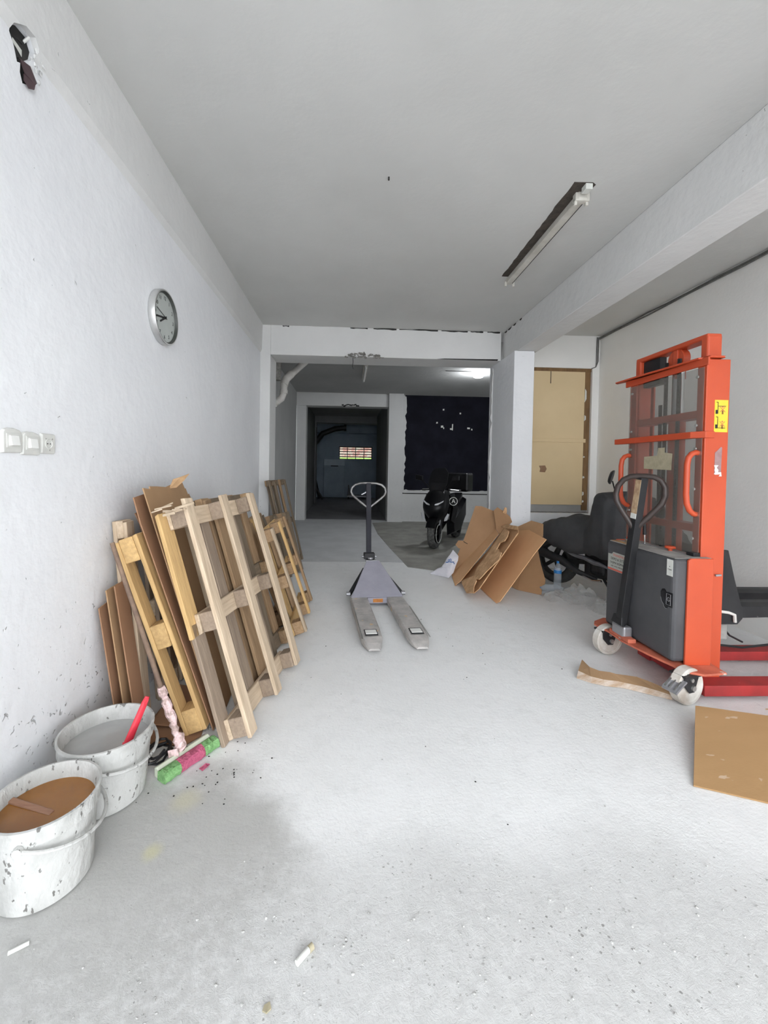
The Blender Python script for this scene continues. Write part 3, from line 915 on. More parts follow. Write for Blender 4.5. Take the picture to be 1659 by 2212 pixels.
# front pallet
pallet('weathered pallet at the front of the stack, three pale skid boards facing the room', -0.470, 2.035, R(10.6), 17.5, 1.235, 0.80, P,
       [(0.0, W_pale, -0.01, 1.245), (0.375, W_pale, 0, 1.24), (0.745, W_pale, 0, 1.225)],
       [(-0.045, W_grey, -0.005, 0.62), (-0.06, W_yel, 0.55, 1.20), (0.155, W_dull, 0.02, 1.19), (0.285, W_grey, 0.03, 1.2), (0.47, W_brown, 0.02, 1.2), (0.60, W_grey, 0.05, 1.19)],
       21, blockmat=W_grey, crossmat=W_pale, crosses=(0.0, 0.49, 0.975))
# splintered upper near corner of that pallet
# second pallet just behind it
pallet('brown pallet half hidden directly behind the front weathered pallet', -0.560, 2.52, R(10.6), 17.0, 1.215, 0.74, B,
       [(0.0, W_brown, 0, 1.20), (0.33, W_dull, 0, 1.20), (0.66, W_brown, 0, 1.20)],
       [(0.0, W_brown, 0, 1.215), (0.2, W_dull, 0, 1.215), (0.42, W_brown, 0, 1.21), (0.63, W_brown, 0, 1.215)], 22, crossmat=W_dull, th=(0.02, 0.05, 0.02, 0.02))
# yellow pallet seen on edge
pallet('yellow pallet seen edge-on with three square blocks between its boards', -0.712, 2.10, R(-2), 19.6, 1.065, 0.62, Yw,
       [(0.0, W_yel, 0, 1.07), (0.29, W_yel, 0, 1.07), (0.545, W_yel, 0, 1.07)],
       [(0.0, W_yel, 0, 1.06), (0.26, W_pale, 0, 1.06), (0.50, W_yel, 0, 1.06)], 23, th=(0.022, 0.073, 0.0, 0.022), skidw=0.08, deckw=0.085, crossh=0.13)
# thin pallet closest to the wall
pallet('narrow pale pallet tight against the wall behind the yellow one', -1.055, 2.17, R(0), 5.6, 1.10, 0.55, P,
       [(0.0, W_pale, 0, 1.09), (0.25, W_grey, 0, 1.09), (0.475, W_pale, 0, 1.08)],
       [(0.0, W_pale, 0, 1.10), (0.27, W_grey, 0, 1.10), (0.46, W_pale, 0, 1.10)], 24, th=(0.02, 0.034, 0.0, 0.02), crossh=0.095)
# pallet standing beyond the front one
pallet('low brown pallet beyond the front one, its skid boards stepping down to the floor', -0.325, 3.33, R(-2), 19, 0.90, 0.86, B,
       [(0.0, W_pale, 0, 0.90), (0.42, W_yel, 0, 0.90), (0.785, W_brown, 0, 0.90)],
       [(0.0, W_brown, 0, 0.9), (0.2, W_yel, 0, 0.9), (0.42, W_brown, 0, 0.88), (0.62, W_brown, 0, 0.9)], 25, skidw=0.06, blockmat=W_brown, crossmat=W_yel)
pallet('brown pallet of wide rough planks behind the low one', -0.52, 3.42, R(-3), 22, 0.93, 1.0, B,
       [(0.05, W_brown, 0.05, 0.93), (0.20, W_brown, 0, 0.90), (0.36, W_yel, 0.3, 0.93), (0.52, W_brown, 0, 0.91), (0.70, W_brown, 0, 0.93), (0.86, W_dull, 0, 0.90)],
       [(0.1, W_brown, 0, 0.9), (0.5, W_brown, 0, 0.9)], 26, skidw=0.125, th=(0.02, 0.07, 0.02, 0.02), crossmat=W_brown)
pallet('short grey slatted pallet leaning near the doorway', -0.80, 4.66, R(15), 16, 0.80, 0.82, D_,
       [(0.0, W_dull, 0, 0.80), (0.36, W_dull, 0, 0.78), (0.74, W_dull, 0, 0.80)],
       [(0.02, W_dull, 0, 0.8), (0.17, W_dull, 0, 0.76), (0.31, W_dull, 0, 0.8), (0.47, W_dull, 0, 0.8), (0.62, W_dull, 0, 0.74), (0.74, W_dull, 0, 0.8)], 27,
       th=(0.018, 0.055, 0.018, 0.018), skidw=0.07, crossmat=W_brown)
pallet('tall dark slatted pallet leaning on the door jamb', -0.775, 5.42, R(9), 14, 1.23, 0.72, D_,
       [(0.0, W_dull, 0, 1.23), (0.20, W_dull, 0, 1.2), (0.40, W_brown, 0, 1.23), (0.64, W_dull, 0, 1.22)],
       [(0.08, W_dull, 0, 1.2), (0.3, W_dull, 0, 1.2), (0.55, W_dull, 0, 1.2)], 28, th=(0.018, 0.03, 0.018, 0.018), skidw=0.055, crossmat=W_brown, crossh=0.08)

# cardboard between and behind the pallets
rr = random.Random(9)
lean_sheet('tall brown cardboard sheet rising above the pallets, with a torn top edge', -0.675, 2.165, R(-4), 17.0,
           [(0, 0), (0.68, 0)] + [(0.68, 1.2), (0.665, 1.25), (0.64, 1.245), (0.63, 1.29), (0.615, 1.285), (0.60, 1.33), (0.47, 1.335), (0.30, 1.315), (0.18, 1.325), (0.085, 1.33), (0.08, 1.315), (0, 1.325)], M_card)
lean_sheet('cardboard sheet edge just left of the tallest sheet, reaching the pallet tops', -0.692, 2.14, R(-4), 18.3,
           [(0, 0), (0.45, 0), (0.45, 1.20), (0.2, 1.30), (0.0, 1.285), (-0.01, 1.15)], M_card2, bend=0.01)
t = lean_sheet('folded cardboard flap hanging behind the tall sheets at the wall', -0.80, 2.27, R(2), 18.5,
               [(0.0, 0.86), (0.12, 0.90), (0.30, 0.93), (0.32, 1.22), (0.16, 1.215), (0.0, 1.18), (0.015, 1.10)], M_card2)
lean_sheet('reddish cardboard sheet behind the brown pallet', -0.765, 2.62, R(4), 17.5, [(0, 0.0), (0.62, 0), (0.62, 1.0), (0.3, 1.05), (0, 1.02)], M_card2)
lean_sheet('low cardboard sheet nearest the camera at the foot of the wall', -1.11, 2.03, R(-3), 8.5, [(0, 0), (0.13, 0), (0.13, 0.70), (0, 0.69)], M_card2)
lean_sheet('low cardboard sheet in the middle of three at the foot of the wall', -1.07, 2.04, R(-2), 8.5, [(0, 0), (0.12, 0), (0.12, 0.78), (0, 0.775)], M_card)
lean_sheet('low cardboard sheet with a broad face beside the narrow pale pallet', -1.03, 2.05, R(-4), 8.5, [(0, 0), (0.115, 0), (0.115, 0.80), (0.0, 0.795)], M_card2)
for (pts, lab) in (([(-1.06, 2.06, 0.006), (-0.80, 2.02, 0.006), (-0.74, 2.10, 0.006), (-0.78, 2.35, 0.006), (-1.05, 2.42, 0.006)], 'cardboard piece flat on the floor under the yellow pallet'),
                   ([(-1.02, 2.16, 0.03), (-0.80, 2.12, 0.035), (-0.78, 2.45, 0.05), (-1.03, 2.5, 0.06)], 'cardboard offcut on top of the flat piece under the pallets')):
    tag(MB().prism(pts, 0.006).build('cardboard_scrap', M_card2), lab, 'cardboard', 'cardboard scraps under the pallets')
# torn paper tufts on top
tag(MB().prism([(-1.085, 2.50, 1.255), (-1.07, 2.52, 1.31), (-1.03, 2.53, 1.325), (-0.985, 2.55, 1.345), (-1.00, 2.55, 1.325), (-1.02, 2.55, 1.30), (-1.05, 2.52, 1.26)], 0.01).build('cardboard_shred', M_cardtorn), 'torn cardboard shred sticking up above the tallest sheet', 'cardboard')
# splintered top of the front pallet
sp = MB()
rr = random.Random(31)
for i in range(9):
    p0 = Vector((-0.955 + 0.10 * i / 8, 2.02 + rr.uniform(-.01, .03), 1.165 + 0.018 * math.sin(i)))
    sp.bar(p0, p0 + Vector((rr.uniform(.04, .09), rr.uniform(.0, .03), rr.uniform(-.012, .03))), rr.uniform(.008, .02), rr.uniform(.006, .012))
fp = [o for o in bpy.data.objects if o.name == 'pallet'][0]
so = sp.build('splinters', W_pale[1], fp)
so.matrix_parent_inverse = fp.matrix_world.inverted()
M_bpy = so


# ================================================================== buckets, broom, cable
def bucket(label, x, y, r, h, rb, water, wz, handle_ang, drop, rz):
    t = thing('bucket', label, 'bucket', (x, y, 0), rz, 'paint buckets by the left wall')
    th_ = 0.004
    prof = [(0.0, 0.0), (rb - .01, 0.0), (rb, 0.008), (r - .012, h - .055), (r - .004, h - .053), (r - .004, h - .046), (r - 0.006, h - .012), (r, h - .010), (r, h), (r - .008, h + .001), (r - .012, h - .006), (r - .02, h - .06), (rb - 0.004, 0.014), (0, 0.014)]
    MB().lathe(prof, n=56).build('body', M_bucket, t, smooth=True)
    rw = rb + (r - .018 - rb) * wz / (h - .05)
    MB().lathe([(rw, wz - 0.004), (rw, wz), (0, wz)], n=48).build('water', water, t)
    # bail handle, resting against the side
    c, s = math.cos(handle_ang), math.sin(handle_ang)
    ez = h - 0.05
    pts = []
    for k in range(17):
        a = math.pi * k / 16
        lx = (r + 0.006) * math.cos(a)
        ly = (r + 0.014) * math.sin(a)
        lz = ez - drop * math.sin(a)
        pts.append((lx * c - ly * s, lx * s + ly * c, lz))
    MB().tube(pts, 0.0065, 8).build('handle', M_bucket, t, smooth=True)
    for k in (1, -1):
        px, py = k * (r + 0.002) * c, k * (r + 0.002) * s
        MB().cyl((px * .97, py * .97, ez), (px * 1.06, py * 1.06, ez), 0.013, 12).build('handle_lug', M_bucket, t, smooth=True)
    return t


bucket('white bucket of brown liquid with a stick in it, nearest the camera', -1.005, 1.392, 0.160, 0.285, 0.136, M_tea, 0.232, R(-78), 0.06, 0)
bucket('white bucket of cloudy grey water with a red handle standing in it', -1.005, 1.742, 0.178, 0.285, 0.146, M_greywater, 0.222, R(-100), 0.055, 0)
t = tag(MB().obox((-1.065, 1.40, 0.231), (0.95, -0.28, -0.03), (0.28, 0.95, 0.1), (0, 0, 1), 0.098, 0.010, 0.007).build('stirring_stick', M_stick, bevel=0.003), 'brown wooden stick floating in the bucket of brown liquid', 'stick')
# red plastic brush or scoop leaning in the far bucket
t = thing('scoop', 'red plastic scoop leaning in the bucket of grey water', 'scoop')
p0, p1 = Vector((-0.915, 1.735, 0.225)), Vector((-0.868, 1.80, 0.382))
dv = (p1 - p0).normalized()
side = dv.cross(Vector((0.75, -0.65, 0.3))).normalized()
nn = side.cross(dv)
secs = []
for i in range(9):
    f = i / 8
    c = p0.lerp(p1, f)
    hw = 0.017 - 0.004 * f if f < 0.95 else 0.009
    hh = 0.008
    secs.append([c + side * hw * math.cos(a) + nn * hh * math.sin(a) for a in [2 * math.pi * k / 10 for k in range(10)]])
MB().loft(secs).build('handle', M_brush, t, smooth=True)
ring = [p0.lerp(p1, 0.91) + side * 0.0065 * math.cos(a) + dv * 0.012 * math.sin(a) + nn * 0.0075 for a in [2 * math.pi * k / 14 for k in range(14)]]
MB().tube(ring, 0.0022, 6, closed=True).build('hanging_loop', M_brush, t, smooth=True)
MB().prism([p0 + Vector((0.004, 0.004, 0.002)), p0 + Vector((0.012, -0.03, -0.010)), p0 + Vector((-0.03, -0.075, -0.018)), p0 + Vector((-0.075, -0.06, -0.024)), p0 + Vector((-0.06, 0.0, -0.014))], 0.004).build('blade', M_brush, t)

# broom
t = thing('broom', 'broom with green and pink bristle head and long stick, leaning on the pallets', 'broom', (-0.745, 1.925, 0))
ax = Vector((0.545, 0.838, 0))
pr = Vector((0.838, -0.545, 0))
L2 = 0.138


def along(c0, c1, prof):
    return [[ax * c + pr * a + Vector((0, 0, b)) for a, b in prof] for c in (c0, c1)]


MB().loft(along(-L2, L2, [(-0.034, 0.004), (-0.006, 0.002), (-0.004, 0.040), (-0.022, 0.050), (-0.036, 0.044)])).build('head_block', M_broomblock, t, bevel=0.004)
for (c0, c1, m) in ((-L2 - .004, -0.062, M_green), (-0.062, 0.066, M_pink), (0.066, L2 + .006, M_green)):
    rg = random.Random(int(c0 * 1000))
    secs = []
    k = 9
    for i in range(k + 1):
        c = c0 + (c1 - c0) * i / k
        j = [rg.uniform(-.004, .004) for _ in range(6)]
        secs.append([ax * c + pr * a + Vector((0, 0, b)) for a, b in [(-0.005, 0.003), (0.03 + j[0], 0.002), (0.052 + j[1], 0.006), (0.056 + j[2], 0.026), (0.044 + j[3], 0.045), (0.015, 0.052 + j[4]), (-0.004, 0.042)]])
    MB().loft(secs).build('bristles', m, t, smooth=True)
h0, h1 = Vector((-0.025, 0.012, 0.045)), Vector((-0.385, 0.065, 1.02))
MB().cyl(h0, h1, 0.0115, 12, 0.0105).build('stick', M_handle, t, smooth=True)
rg = random.Random(2)
pts, rs = [], []
for i in range(26):
    f = 0.005 + 0.30 * i / 25
    pts.append(h0.lerp(h1, f) + Vector((rg.uniform(-.004, .004), rg.uniform(-.004, .004), 0)))
    rs.append(0.0155 + rg.uniform(-.002, .006) + (0.008 if i < 6 else 0))
MB().tube(pts, rs, 9).build('peeling_sleeve', M_pinkfilm, t)
MB().prism([h0 + Vector(v) for v in ((-0.055, -0.03, 0.02), (-0.01, -0.03, 0.03), (0.01, -0.045, -0.03), (-0.03, -0.06, -0.042))], 0.003).build('loose_film', M_pinkfilm, t)
tag(MB().prism([(-0.668, 1.872, .004), (-0.645, 1.895, .012), (-0.628, 1.90, .004), (-0.632, 1.875, .010), (-0.648, 1.858, .004), (-0.658, 1.862, .008)], 0.003).build('pink_scrap', M_pink), 'small crumpled pink scrap on the floor by the broom', 'scrap')
pts = []
for k in range(40):
    a = 2 * math.pi * k / 13.3
    rad = 0.075 + 0.01 * math.sin(k * 1.7)
    pts.append((-0.885 + rad * math.cos(a) * .6, 1.95 + rad * math.sin(a), 0.012 + 0.0011 * k + 0.006 * math.sin(k)))
tag(MB().tube(pts, 0.006, 7).build('cable_coil', M_black, smooth=True), 'black cable coil on the floor behind the grey-water bucket', 'cable')


# ================================================================== hand pallet truck
# local frame: +y along the forks towards the tips, x across (to the viewer's right is -x after turning), z up
t = thing('pallet_jack', 'grey hand pallet truck with a tall looped handle standing mid-room', 'pallet jack', (0.302, 4.12, 0), R(180 + 4.9))
TIPL = 1.09


def fork(sx):
    """outer edge at |x| = .272, inner at .095 near the heel"""
    mb = MB()
    xo, xi = 0.272 * sx, 0.098 * sx
    secs = []
    for (y, z, ins) in ((-0.02, 0.088, 0), (0.80, 0.086, 0), (0.95, 0.080, 0.004), (1.03, 0.066, 0.02), (TIPL, 0.045, 0.042)):
        a, b = xo - ins * sx, xi + ins * sx
        lo_ = min(0.03, z - .012)
        secs.append([Vector((a, y, lo_)), Vector((a, y, z - .012)), Vector((a - .012 * sx, y, z)), Vector((b + .012 * sx, y, z)), Vector((b, y, z - .012)), Vector((b, y, lo_))])
    mb.loft(secs)
    f = mb.build('fork', M_forkgrey, t, bevel=0.003)
    xm = (xo + xi) / 2
    # raised lip round the roller window and the roller
    MB().box(xm - 0.052, xm + 0.052, 0.825, 0.945, 0.0845, 0.0885).build('window_lip', M_blackmetal, f, bevel=0.002)
    MB().box(xm - 0.045, xm + 0.045, 0.842, 0.922, 0.086, 0.092).build('load_roller_face', M_white, f, bevel=0.003)
    MB().cyl((xm - 0.04, 0.885, 0.042), (xm + 0.04, 0.885, 0.042), 0.041, 20).build('load_roller', M_white, f, smooth=True)
    MB().bar((xo - .004 * sx, 0.3, 0.089), (xo - .004 * sx, 1.0, 0.083), 0.008, 0.004).build('worn_edge', M_bolt, f)
    return f


for sx in (1, -1):
    fork(sx)
MB().box(-0.10, 0.10, -0.02, 0.035, 0.030, 0.088).build('cross_member', M_jackgrey, t, bevel=0.003)
MB().box(-0.055, 0.045, 0.0355, 0.0365, 0.042, 0.078).build('orange_plate', mat('orange_label', (0.55, 0.22, 0.05), (0.40, 0.14, 0.03), rough=0.6, scale=60), t)
# sloping triangular frame plate with folded sides
A0, A1 = Vector((-0.262, 0.02, 0.092)), Vector((0.262, 0.02, 0.092))
B0, B1 = Vector((-0.092, -0.49, 0.345)), Vector((0.042, -0.49, 0.345))
MB().prism([A0, A1, B1, B0], 0.012).build('frame_plate', M_jackgrey, t, bevel=0.003)
for a, b in ((A0, B0), (A1, B1)):
    s = 1 if a.x > 0 else -1
    MB().prism([a, b, b + Vector((0, -0.02, -0.16)), a + Vector((0, -0.10, -0.045))], 0.01).build('side_flange', M_jackgrey, t)
    MB().bar(a + Vector((s * .015, -0.09, 0.0)), b + Vector((s * .03, -0.02, -0.1)), 0.03, 0.03).build('push_rod', M_blackmetal, t)
    MB().cyl(a + Vector((s * .005, -0.10, 0.005)), a + Vector((s * .045, -0.10, 0.005)), 0.022, 12).build('pivot_pin', M_steel, t, smooth=True)
MB().box(-0.06, 0.06, -0.535, -0.475, 0.335, 0.352).build('top_plate', M_steel, t, bevel=0.003)
MB().cyl((0, -0.535, 0.11), (0, -0.535, 0.36), 0.048, 20).build('pump_housing', M_blackmetal, t, smooth=True)
MB().lathe([(0.0, 0.36), (0.035, 0.36), (0.03, 0.375), (0.0, 0.38)], (0, -0.525, 0), 16).build('pump_cap', M_steel, t, smooth=True)
for s in (-1, 1):
    MB().lathe([(0.03, s * 0.03), (0.085, s * 0.03), (0.09, s * 0.035), (0.09, s * 0.075), (0.085, s * 0.08), (0.03, s * 0.08)], (0, -0.535, 0.092), 24, 'x').build('steer_wheel', M_rubber, t, smooth=True)
MB().cyl((-0.085, -0.535, 0.092), (0.085, -0.535, 0.092), 0.015, 10).build('axle', M_steel, t)
hb0, hb1 = Vector((0.012, -0.58, 0.37)), Vector((0.02, -0.655, 1.225))
MB().obox((0.01, -0.57, 0.385), (1, 0, 0), (0, 1, 0), (0, 0, 1), 0.062, 0.04, 0.035).build('handle_socket', M_blackmetal, t, bevel=0.008)
MB().cyl((-0.075, -0.57, 0.375), (0.095, -0.57, 0.375), 0.013, 10).build('socket_pin', M_steel, t)
MB().bar(hb0, hb1, 0.058, 0.034, (0, 1, 0)).build('handle_bar', mat('dark_handle_paint', (0.028, 0.028, 0.036), (0.02, 0.02, 0.027), rough=0.5, scale=5, spec=0.15), t, bevel=0.004)


def loop_pts(c, ex, ez, wdt, hgt):
    """rounded-heart control loop: flat top, round shoulders, straight converging legs"""
    P_ = [(0.0, 0.0), (0.10, -0.0), (0.24, -0.012), (0.38, -0.075), (0.475, -0.20), (0.50, -0.36), (0.46, -0.50), (0.36, -0.63), (0.24, -0.77), (0.12, -0.90), (0.035, -1.0)]
    full = [(-a, b) for a, b in P_[::-1]] + P_[1:]
    return [c + ex * (a * wdt) + ez * (b * hgt) for a, b in full]


MB().tube(loop_pts(Vector((0.02, -0.65, 1.222)), Vector((1, 0, 0)), Vector((0, -0.08, 1)).normalized(), 0.41, 0.285), 0.0125, 10).build('handle_loop', mat('bare_loop_metal', (0.36, 0.355, 0.35), (0.13, 0.12, 0.12), rough=0.4, metal=0.5, scale=7), t, smooth=True)
MB().bar((0.10, -0.657, 1.085), (0.02, -0.65, 1.13), 0.012, 0.012).build('release_lever', M_steel, t)

# ================================================================== walkie stacker
t = thing('stacker', 'orange and black walkie stacker with a tall mast beside the right wall', 'stacker', (0, 0, 0))
# black power box
bx = MB()
bx.box(2.032, 2.29, 2.445, 3.115, 0.215, 0.865)
box = bx.build('power_box', M_charcoal, t, bevel=0.025, seg=3)
MB().box(2.045, 2.285, 2.46, 3.10, 0.864, 0.870).build('box_lid', M_dusttop, box, bevel=0.004)
MB().box(2.05, 2.09, 2.86, 3.09, 0.869, 0.8725).build('orange_lid_edge', mat('worn_lid_edge', (0.55, 0.33, 0.14), (0.25, 0.15, 0.08), rough=0.7, scale=20), box)
# label, in Turkish-looking lettering, flat on the box
MB().prism([(2.0306, 3.088, 0.770), (2.0306, 3.045, 0.772), (2.0306, 3.03, 0.790), (2.0306, 2.865, 0.787), (2.0306, 2.880, 0.648), (2.0306, 3.09, 0.648)], 0.0012).build('label', M_greypaper, box)
text('label_heading', 'TRANSPALET', 0.026, M_redink, box, (2.0298, 2.955, 0.767), (0, -1, 0), (0, 0, 1))
text('label_text', 'DEPO & İSTİF', 0.026, M_ink, box, (2.0298, 2.975, 0.738), (0, -1, 0), (0, 0, 1))
text('label_text', 'TAŞIMA EKİPMAN', 0.021, M_ink, box, (2.0298, 2.980, 0.708), (0, -1, 0), (0, 0, 1))
text('label_text', 'satış - servis - yedek parça', 0.013, M_ink, box, (2.0298, 2.980, 0.684), (0, -1, 0), (0, 0, 1))
MB().box(2.0292, 2.0304, 2.883, 3.088, 0.650, 0.664).build('label_stripe', M_redink, box)
MB().box(2.0294, 2.0308, 2.455, 2.503, 0.752, 0.856).build('white_tag', M_paper, box)
text('tag_text', 'e', 0.014, M_ink, box, (2.0290, 2.480, 0.812), (0, -1, 0), (0, 0, 1))
text('tag_text', '1 ton', 0.015, M_ink, box, (2.0290, 2.480, 0.793), (0, -1, 0), (0, 0, 1))
em = [(2.545, 0.600), (2.548, 0.635), (2.535, 0.655), (2.515, 0.660), (2.500, 0.645), (2.485, 0.648), (2.45, 0.648), (2.45, 0.555), (2.485, 0.555), (2.492, 0.540), (2.505, 0.537), (2.518, 0.548), (2.522, 0.560), (2.538, 0.575)]
MB().prism([(2.0308, y, z) for y, z in em], 0.0016).build('emblem', M_blackgloss, box)
MB().tube([(2.0296, y, z) for y, z in [em[0], em[13], em[12], em[11], em[10], em[9]]], 0.0014, 5).build('emblem_outline', M_steel, box)
MB().tube([(2.0296, 2.485 - 0.0 + 0.017 * (1 if k in (1, 2) else -1) - .003, 0.600 + 0.034 * (1 if k in (0, 1) else -1)) for k in range(4)], 0.0014, 5, closed=True).build('emblem_frame', M_steel, box)
text('emblem_letter', 'G', 0.036, M_steel, box, (2.0292, 2.482, 0.600), (0, -1, 0), (0, 0, 1))
# side plates and floor plate
MB().prism([(2.105, 2.435, 0.205), (2.27, 2.435, 0.205), (2.27, 2.435, 0.872), (2.125, 2.435, 0.872), (2.108, 2.435, 0.86)], 0.014).build('side_plate', M_orange, t, bevel=0.003)
MB().prism([(2.105, 3.128, 0.205), (2.27, 3.128, 0.205), (2.27, 3.128, 0.872), (2.12, 3.128, 0.872)], 0.014).build('side_plate', M_orange, t, bevel=0.003)
pl = [(2.29, 2.335), (2.295, 2.40), (2.30, 2.45), (2.30, 3.12), (2.33, 3.20), (2.10, 3.24), (1.985, 3.17), (1.945, 3.11), (1.965, 2.96), (1.955, 2.80), (1.99, 2.60), (2.035, 2.42), (2.07, 2.345), (2.13, 2.315)]
MB().prism([(x, y, 0.198) for x, y in pl], 0.014).build('base_plate', M_orangedust, t, bevel=0.004)
MB().box(1.962, 2.02, 2.74, 2.95, 0.205, 0.235).build('hinge_block', M_orangedust, t, bevel=0.006)
# mast: outer channels, inner channels, head, crossbars
XO0, XO1 = 2.243, 2.397
for (y0, y1) in ((2.495, 2.565), (3.125, 3.195)):
    s = 1 if y0 < 2.8 else -1
    yo, yi = (y0, y1) if s > 0 else (y1, y0)
    ch = MB()
    ch.box(XO0, XO1, min(yo, yo + .014 * s), max(yo, yo + .014 * s), 0.045, 2.125)
    ch.box(XO0, XO0 + .014, min(yo + .014 * s, yi), max(yo + .014 * s, yi), 0.21, 2.125)
    ch.box(XO1 - .014, XO1, min(yo + .014 * s, yi), max(yo + .014 * s, yi), 0.21, 2.125)
    ch.build('outer_mast', M_orange, t, bevel=0.004)
    yi0 = yo + .022 * s
    inn = MB()
    inn.box(2.262, 2.36, min(yi0, yi0 + .055 * s), max(yi0, yi0 + .055 * s), 0.25, 2.285)
    inn.build('inner_mast', M_orange, t, bevel=0.012, seg=3)
MB().box(2.262, 2.36, 2.52, 3.17, 2.262, 2.296).build('mast_head', M_orange, t, bevel=0.010, seg=3)
MB().cyl((2.285, 2.80, 2.20), (2.335, 2.80, 2.20), 0.072, 32).build('chain_wheel', M_orange, t, bevel=0.004)
MB().box(2.275, 2.345, 2.775, 2.815, 2.06, 2.28).build('wheel_bracket', M_orange, t, bevel=0.004)
MB().box(2.29, 2.34, 2.95, 3.12, 2.06, 2.26).build('chain_anchor', M_blackmetal, t, bevel=0.003)
MB().prism([(2.243, 3.22, 2.135), (2.243, 2.475, 2.135), (2.34, 2.475, 2.135), (2.34, 2.485, 2.135), (2.215, 2.53, 2.135), (2.185, 3.05, 2.135), (2.185, 3.30, 2.135), (2.215, 3.32, 2.135)], 0.012).build('top_crossbar', M_orange, t, bevel=0.003)
MB().box(2.232, 2.244, 2.475, 3.24, 2.085, 2.135).build('top_crossbar_web', M_orange, t, bevel=0.003)
MB().prism([(2.30, 2.485, 1.648), (2.235, 2.480, 1.648), (2.195, 2.55, 1.648), (2.19, 3.06, 1.648), (2.185, 3.29, 1.648), (2.21, 3.29, 1.648), (2.243, 3.20, 1.648), (2.243, 2.56, 1.648)], 0.042).build('middle_crossbar', M_orange, t, bevel=0.003)
for z in (1.02, 1.76):
    MB().box(2.25, 2.34, 2.565, 3.13, z, z + .05).build('mast_tie', M_orange, t, bevel=0.003)
# lift cylinder, chains, hose
MB().cyl((2.31, 2.80, 0.25), (2.31, 2.80, 1.80), 0.05, 24).build('lift_cylinder', M_orange, t, smooth=True)
MB().cyl((2.31, 2.80, 1.80), (2.31, 2.80, 2.13), 0.036, 20).build('piston_rod', M_chrome, t, smooth=True)
for y in (2.745, 2.86):
    ch = MB()
    zz = 0.45
    while zz < 2.18:
        ch.box(2.262, 2.276, y - .010, y + .010, zz, zz + .019)
        ch.box(2.258, 2.280, y - .006, y + .006, zz + .015, zz + .026)
        zz += 0.026
    o = ch.build('lift_chain', M_blackmetal, t)
    o['kind'] = 'stuff'
MB().tube([(2.29, 2.93, 0.5), (2.295, 2.93, 1.2), (2.29, 2.935, 1.9)], 0.012, 8).build('hydraulic_hose', M_black, t, smooth=True)
# see-through guard with its screws and old tape
gd = MB().box(2.228, 2.232, 2.50, 3.18, 0.885, 2.075).build('guard_panel', M_guard, t)
for (y, z) in ((2.545, 2.02), (2.545, 1.71), (2.545, 1.56), (2.545, 1.30), (2.545, 0.98), (3.15, 2.02), (3.15, 1.72), (3.15, 1.58), (3.15, 1.1)):
    MB().lathe([(0.009, 2.221), (0.010, 2.224), (0.010, 2.229)], (0, y, z), 10, 'x').build('screw', M_bolt, gd, smooth=True)
MB().prism([(2.2265, y, z) for y, z in ((2.86, 1.58), (2.80, 1.58), (2.80, 1.545), (2.73, 1.535), (2.735, 1.46), (2.735, 1.42), (3.0, 1.43), (3.0, 1.52), (2.87, 1.525))], 0.001).build('tape_patch', M_tape, gd)


def grab(y, side):
    pts = []
    for (dx, dz) in ((0.0, 0.185), (-0.03, 0.190), (-0.055, 0.180), (-0.075, 0.155), (-0.082, 0.11), (-0.082, -0.08), (-0.076, -0.14), (-0.055, -0.185), (-0.03, -0.205), (0.005, -0.208)):
        pts.append((2.245 + dx, y, 1.345 + dz))
    MB().tube(pts, 0.017, 12).build('grab_handle', M_orange, t, smooth=True)


grab(2.53, 1)
grab(3.165, -1)
# warning sticker with pictograms
st = MB().box(2.300, 2.388, 2.4935, 2.4950, 1.665, 1.868).build('warning_sticker', M_yellow, t)
for (zb, low) in ((1.772, False), (1.680, True)):
    MB().box(2.306, 2.321, 2.4926, 2.4936, zb + .008, zb + .033).build('pictogram_truck', M_ink, st)
    MB().box(2.3195, 2.323, 2.4926, 2.4936, zb + .01, zb + .082).build('pictogram_mast', M_ink, st)
    MB().box(2.310, 2.323, 2.4926, 2.4936, zb + .079, zb + .083).build('pictogram_mast', M_ink, st)
    zf = zb + (.010 if low else .055)
    MB().box(2.323, 2.372, 2.4926, 2.4936, zf, zf + .0035).build('pictogram_forks', M_ink, st)
    for s in (1, -1):
        MB().bar((2.352 - s * .017, 2.4931, zb + .020), (2.352 + s * .017, 2.4931, zb + .052), 0.0032, 0.001, (0, 1, 0)).build('pictogram_cross', M_redink, st)
    MB().box(2.347, 2.357, 2.4926, 2.4936, zb + .006, zb + .030).build('pictogram_person', mat('brown_ink_%d' % low, (0.25, 0.10, 0.03)), st)
    MB().cyl((2.352, 2.4936, zb + .052), (2.352, 2.4926, zb + .052), 0.005, 10).build('pictogram_person', M_redink, st)
st = MB().prism([(x, 2.4942, z) for x, z in ((2.312, 1.535), (2.325, 1.545), (2.35, 1.572), (2.358, 1.568), (2.355, 1.40), (2.312, 1.40))], 0.001).build('torn_sticker', M_sticker, t)
rr = random.Random(13)
MB().prism([(x, 2.4932, z) for x, z in ((2.308, 1.455), (2.338, 1.455), (2.326, 1.44), (2.338, 1.425), (2.336, 1.41), (2.356, 1.412), (2.360, 1.385), (2.34, 1.385), (2.352, 1.398), (2.318, 1.395), (2.308, 1.40), (2.318, 1.41), (2.311, 1.425), (2.315, 1.436))], 0.001).build('sticker_residue', M_paper, t)
MB().bar((2.335, 2.485, 0.755), (2.372, 2.485, 0.757), 0.012, 0.012).build('catch', M_steel, t, bevel=0.002)
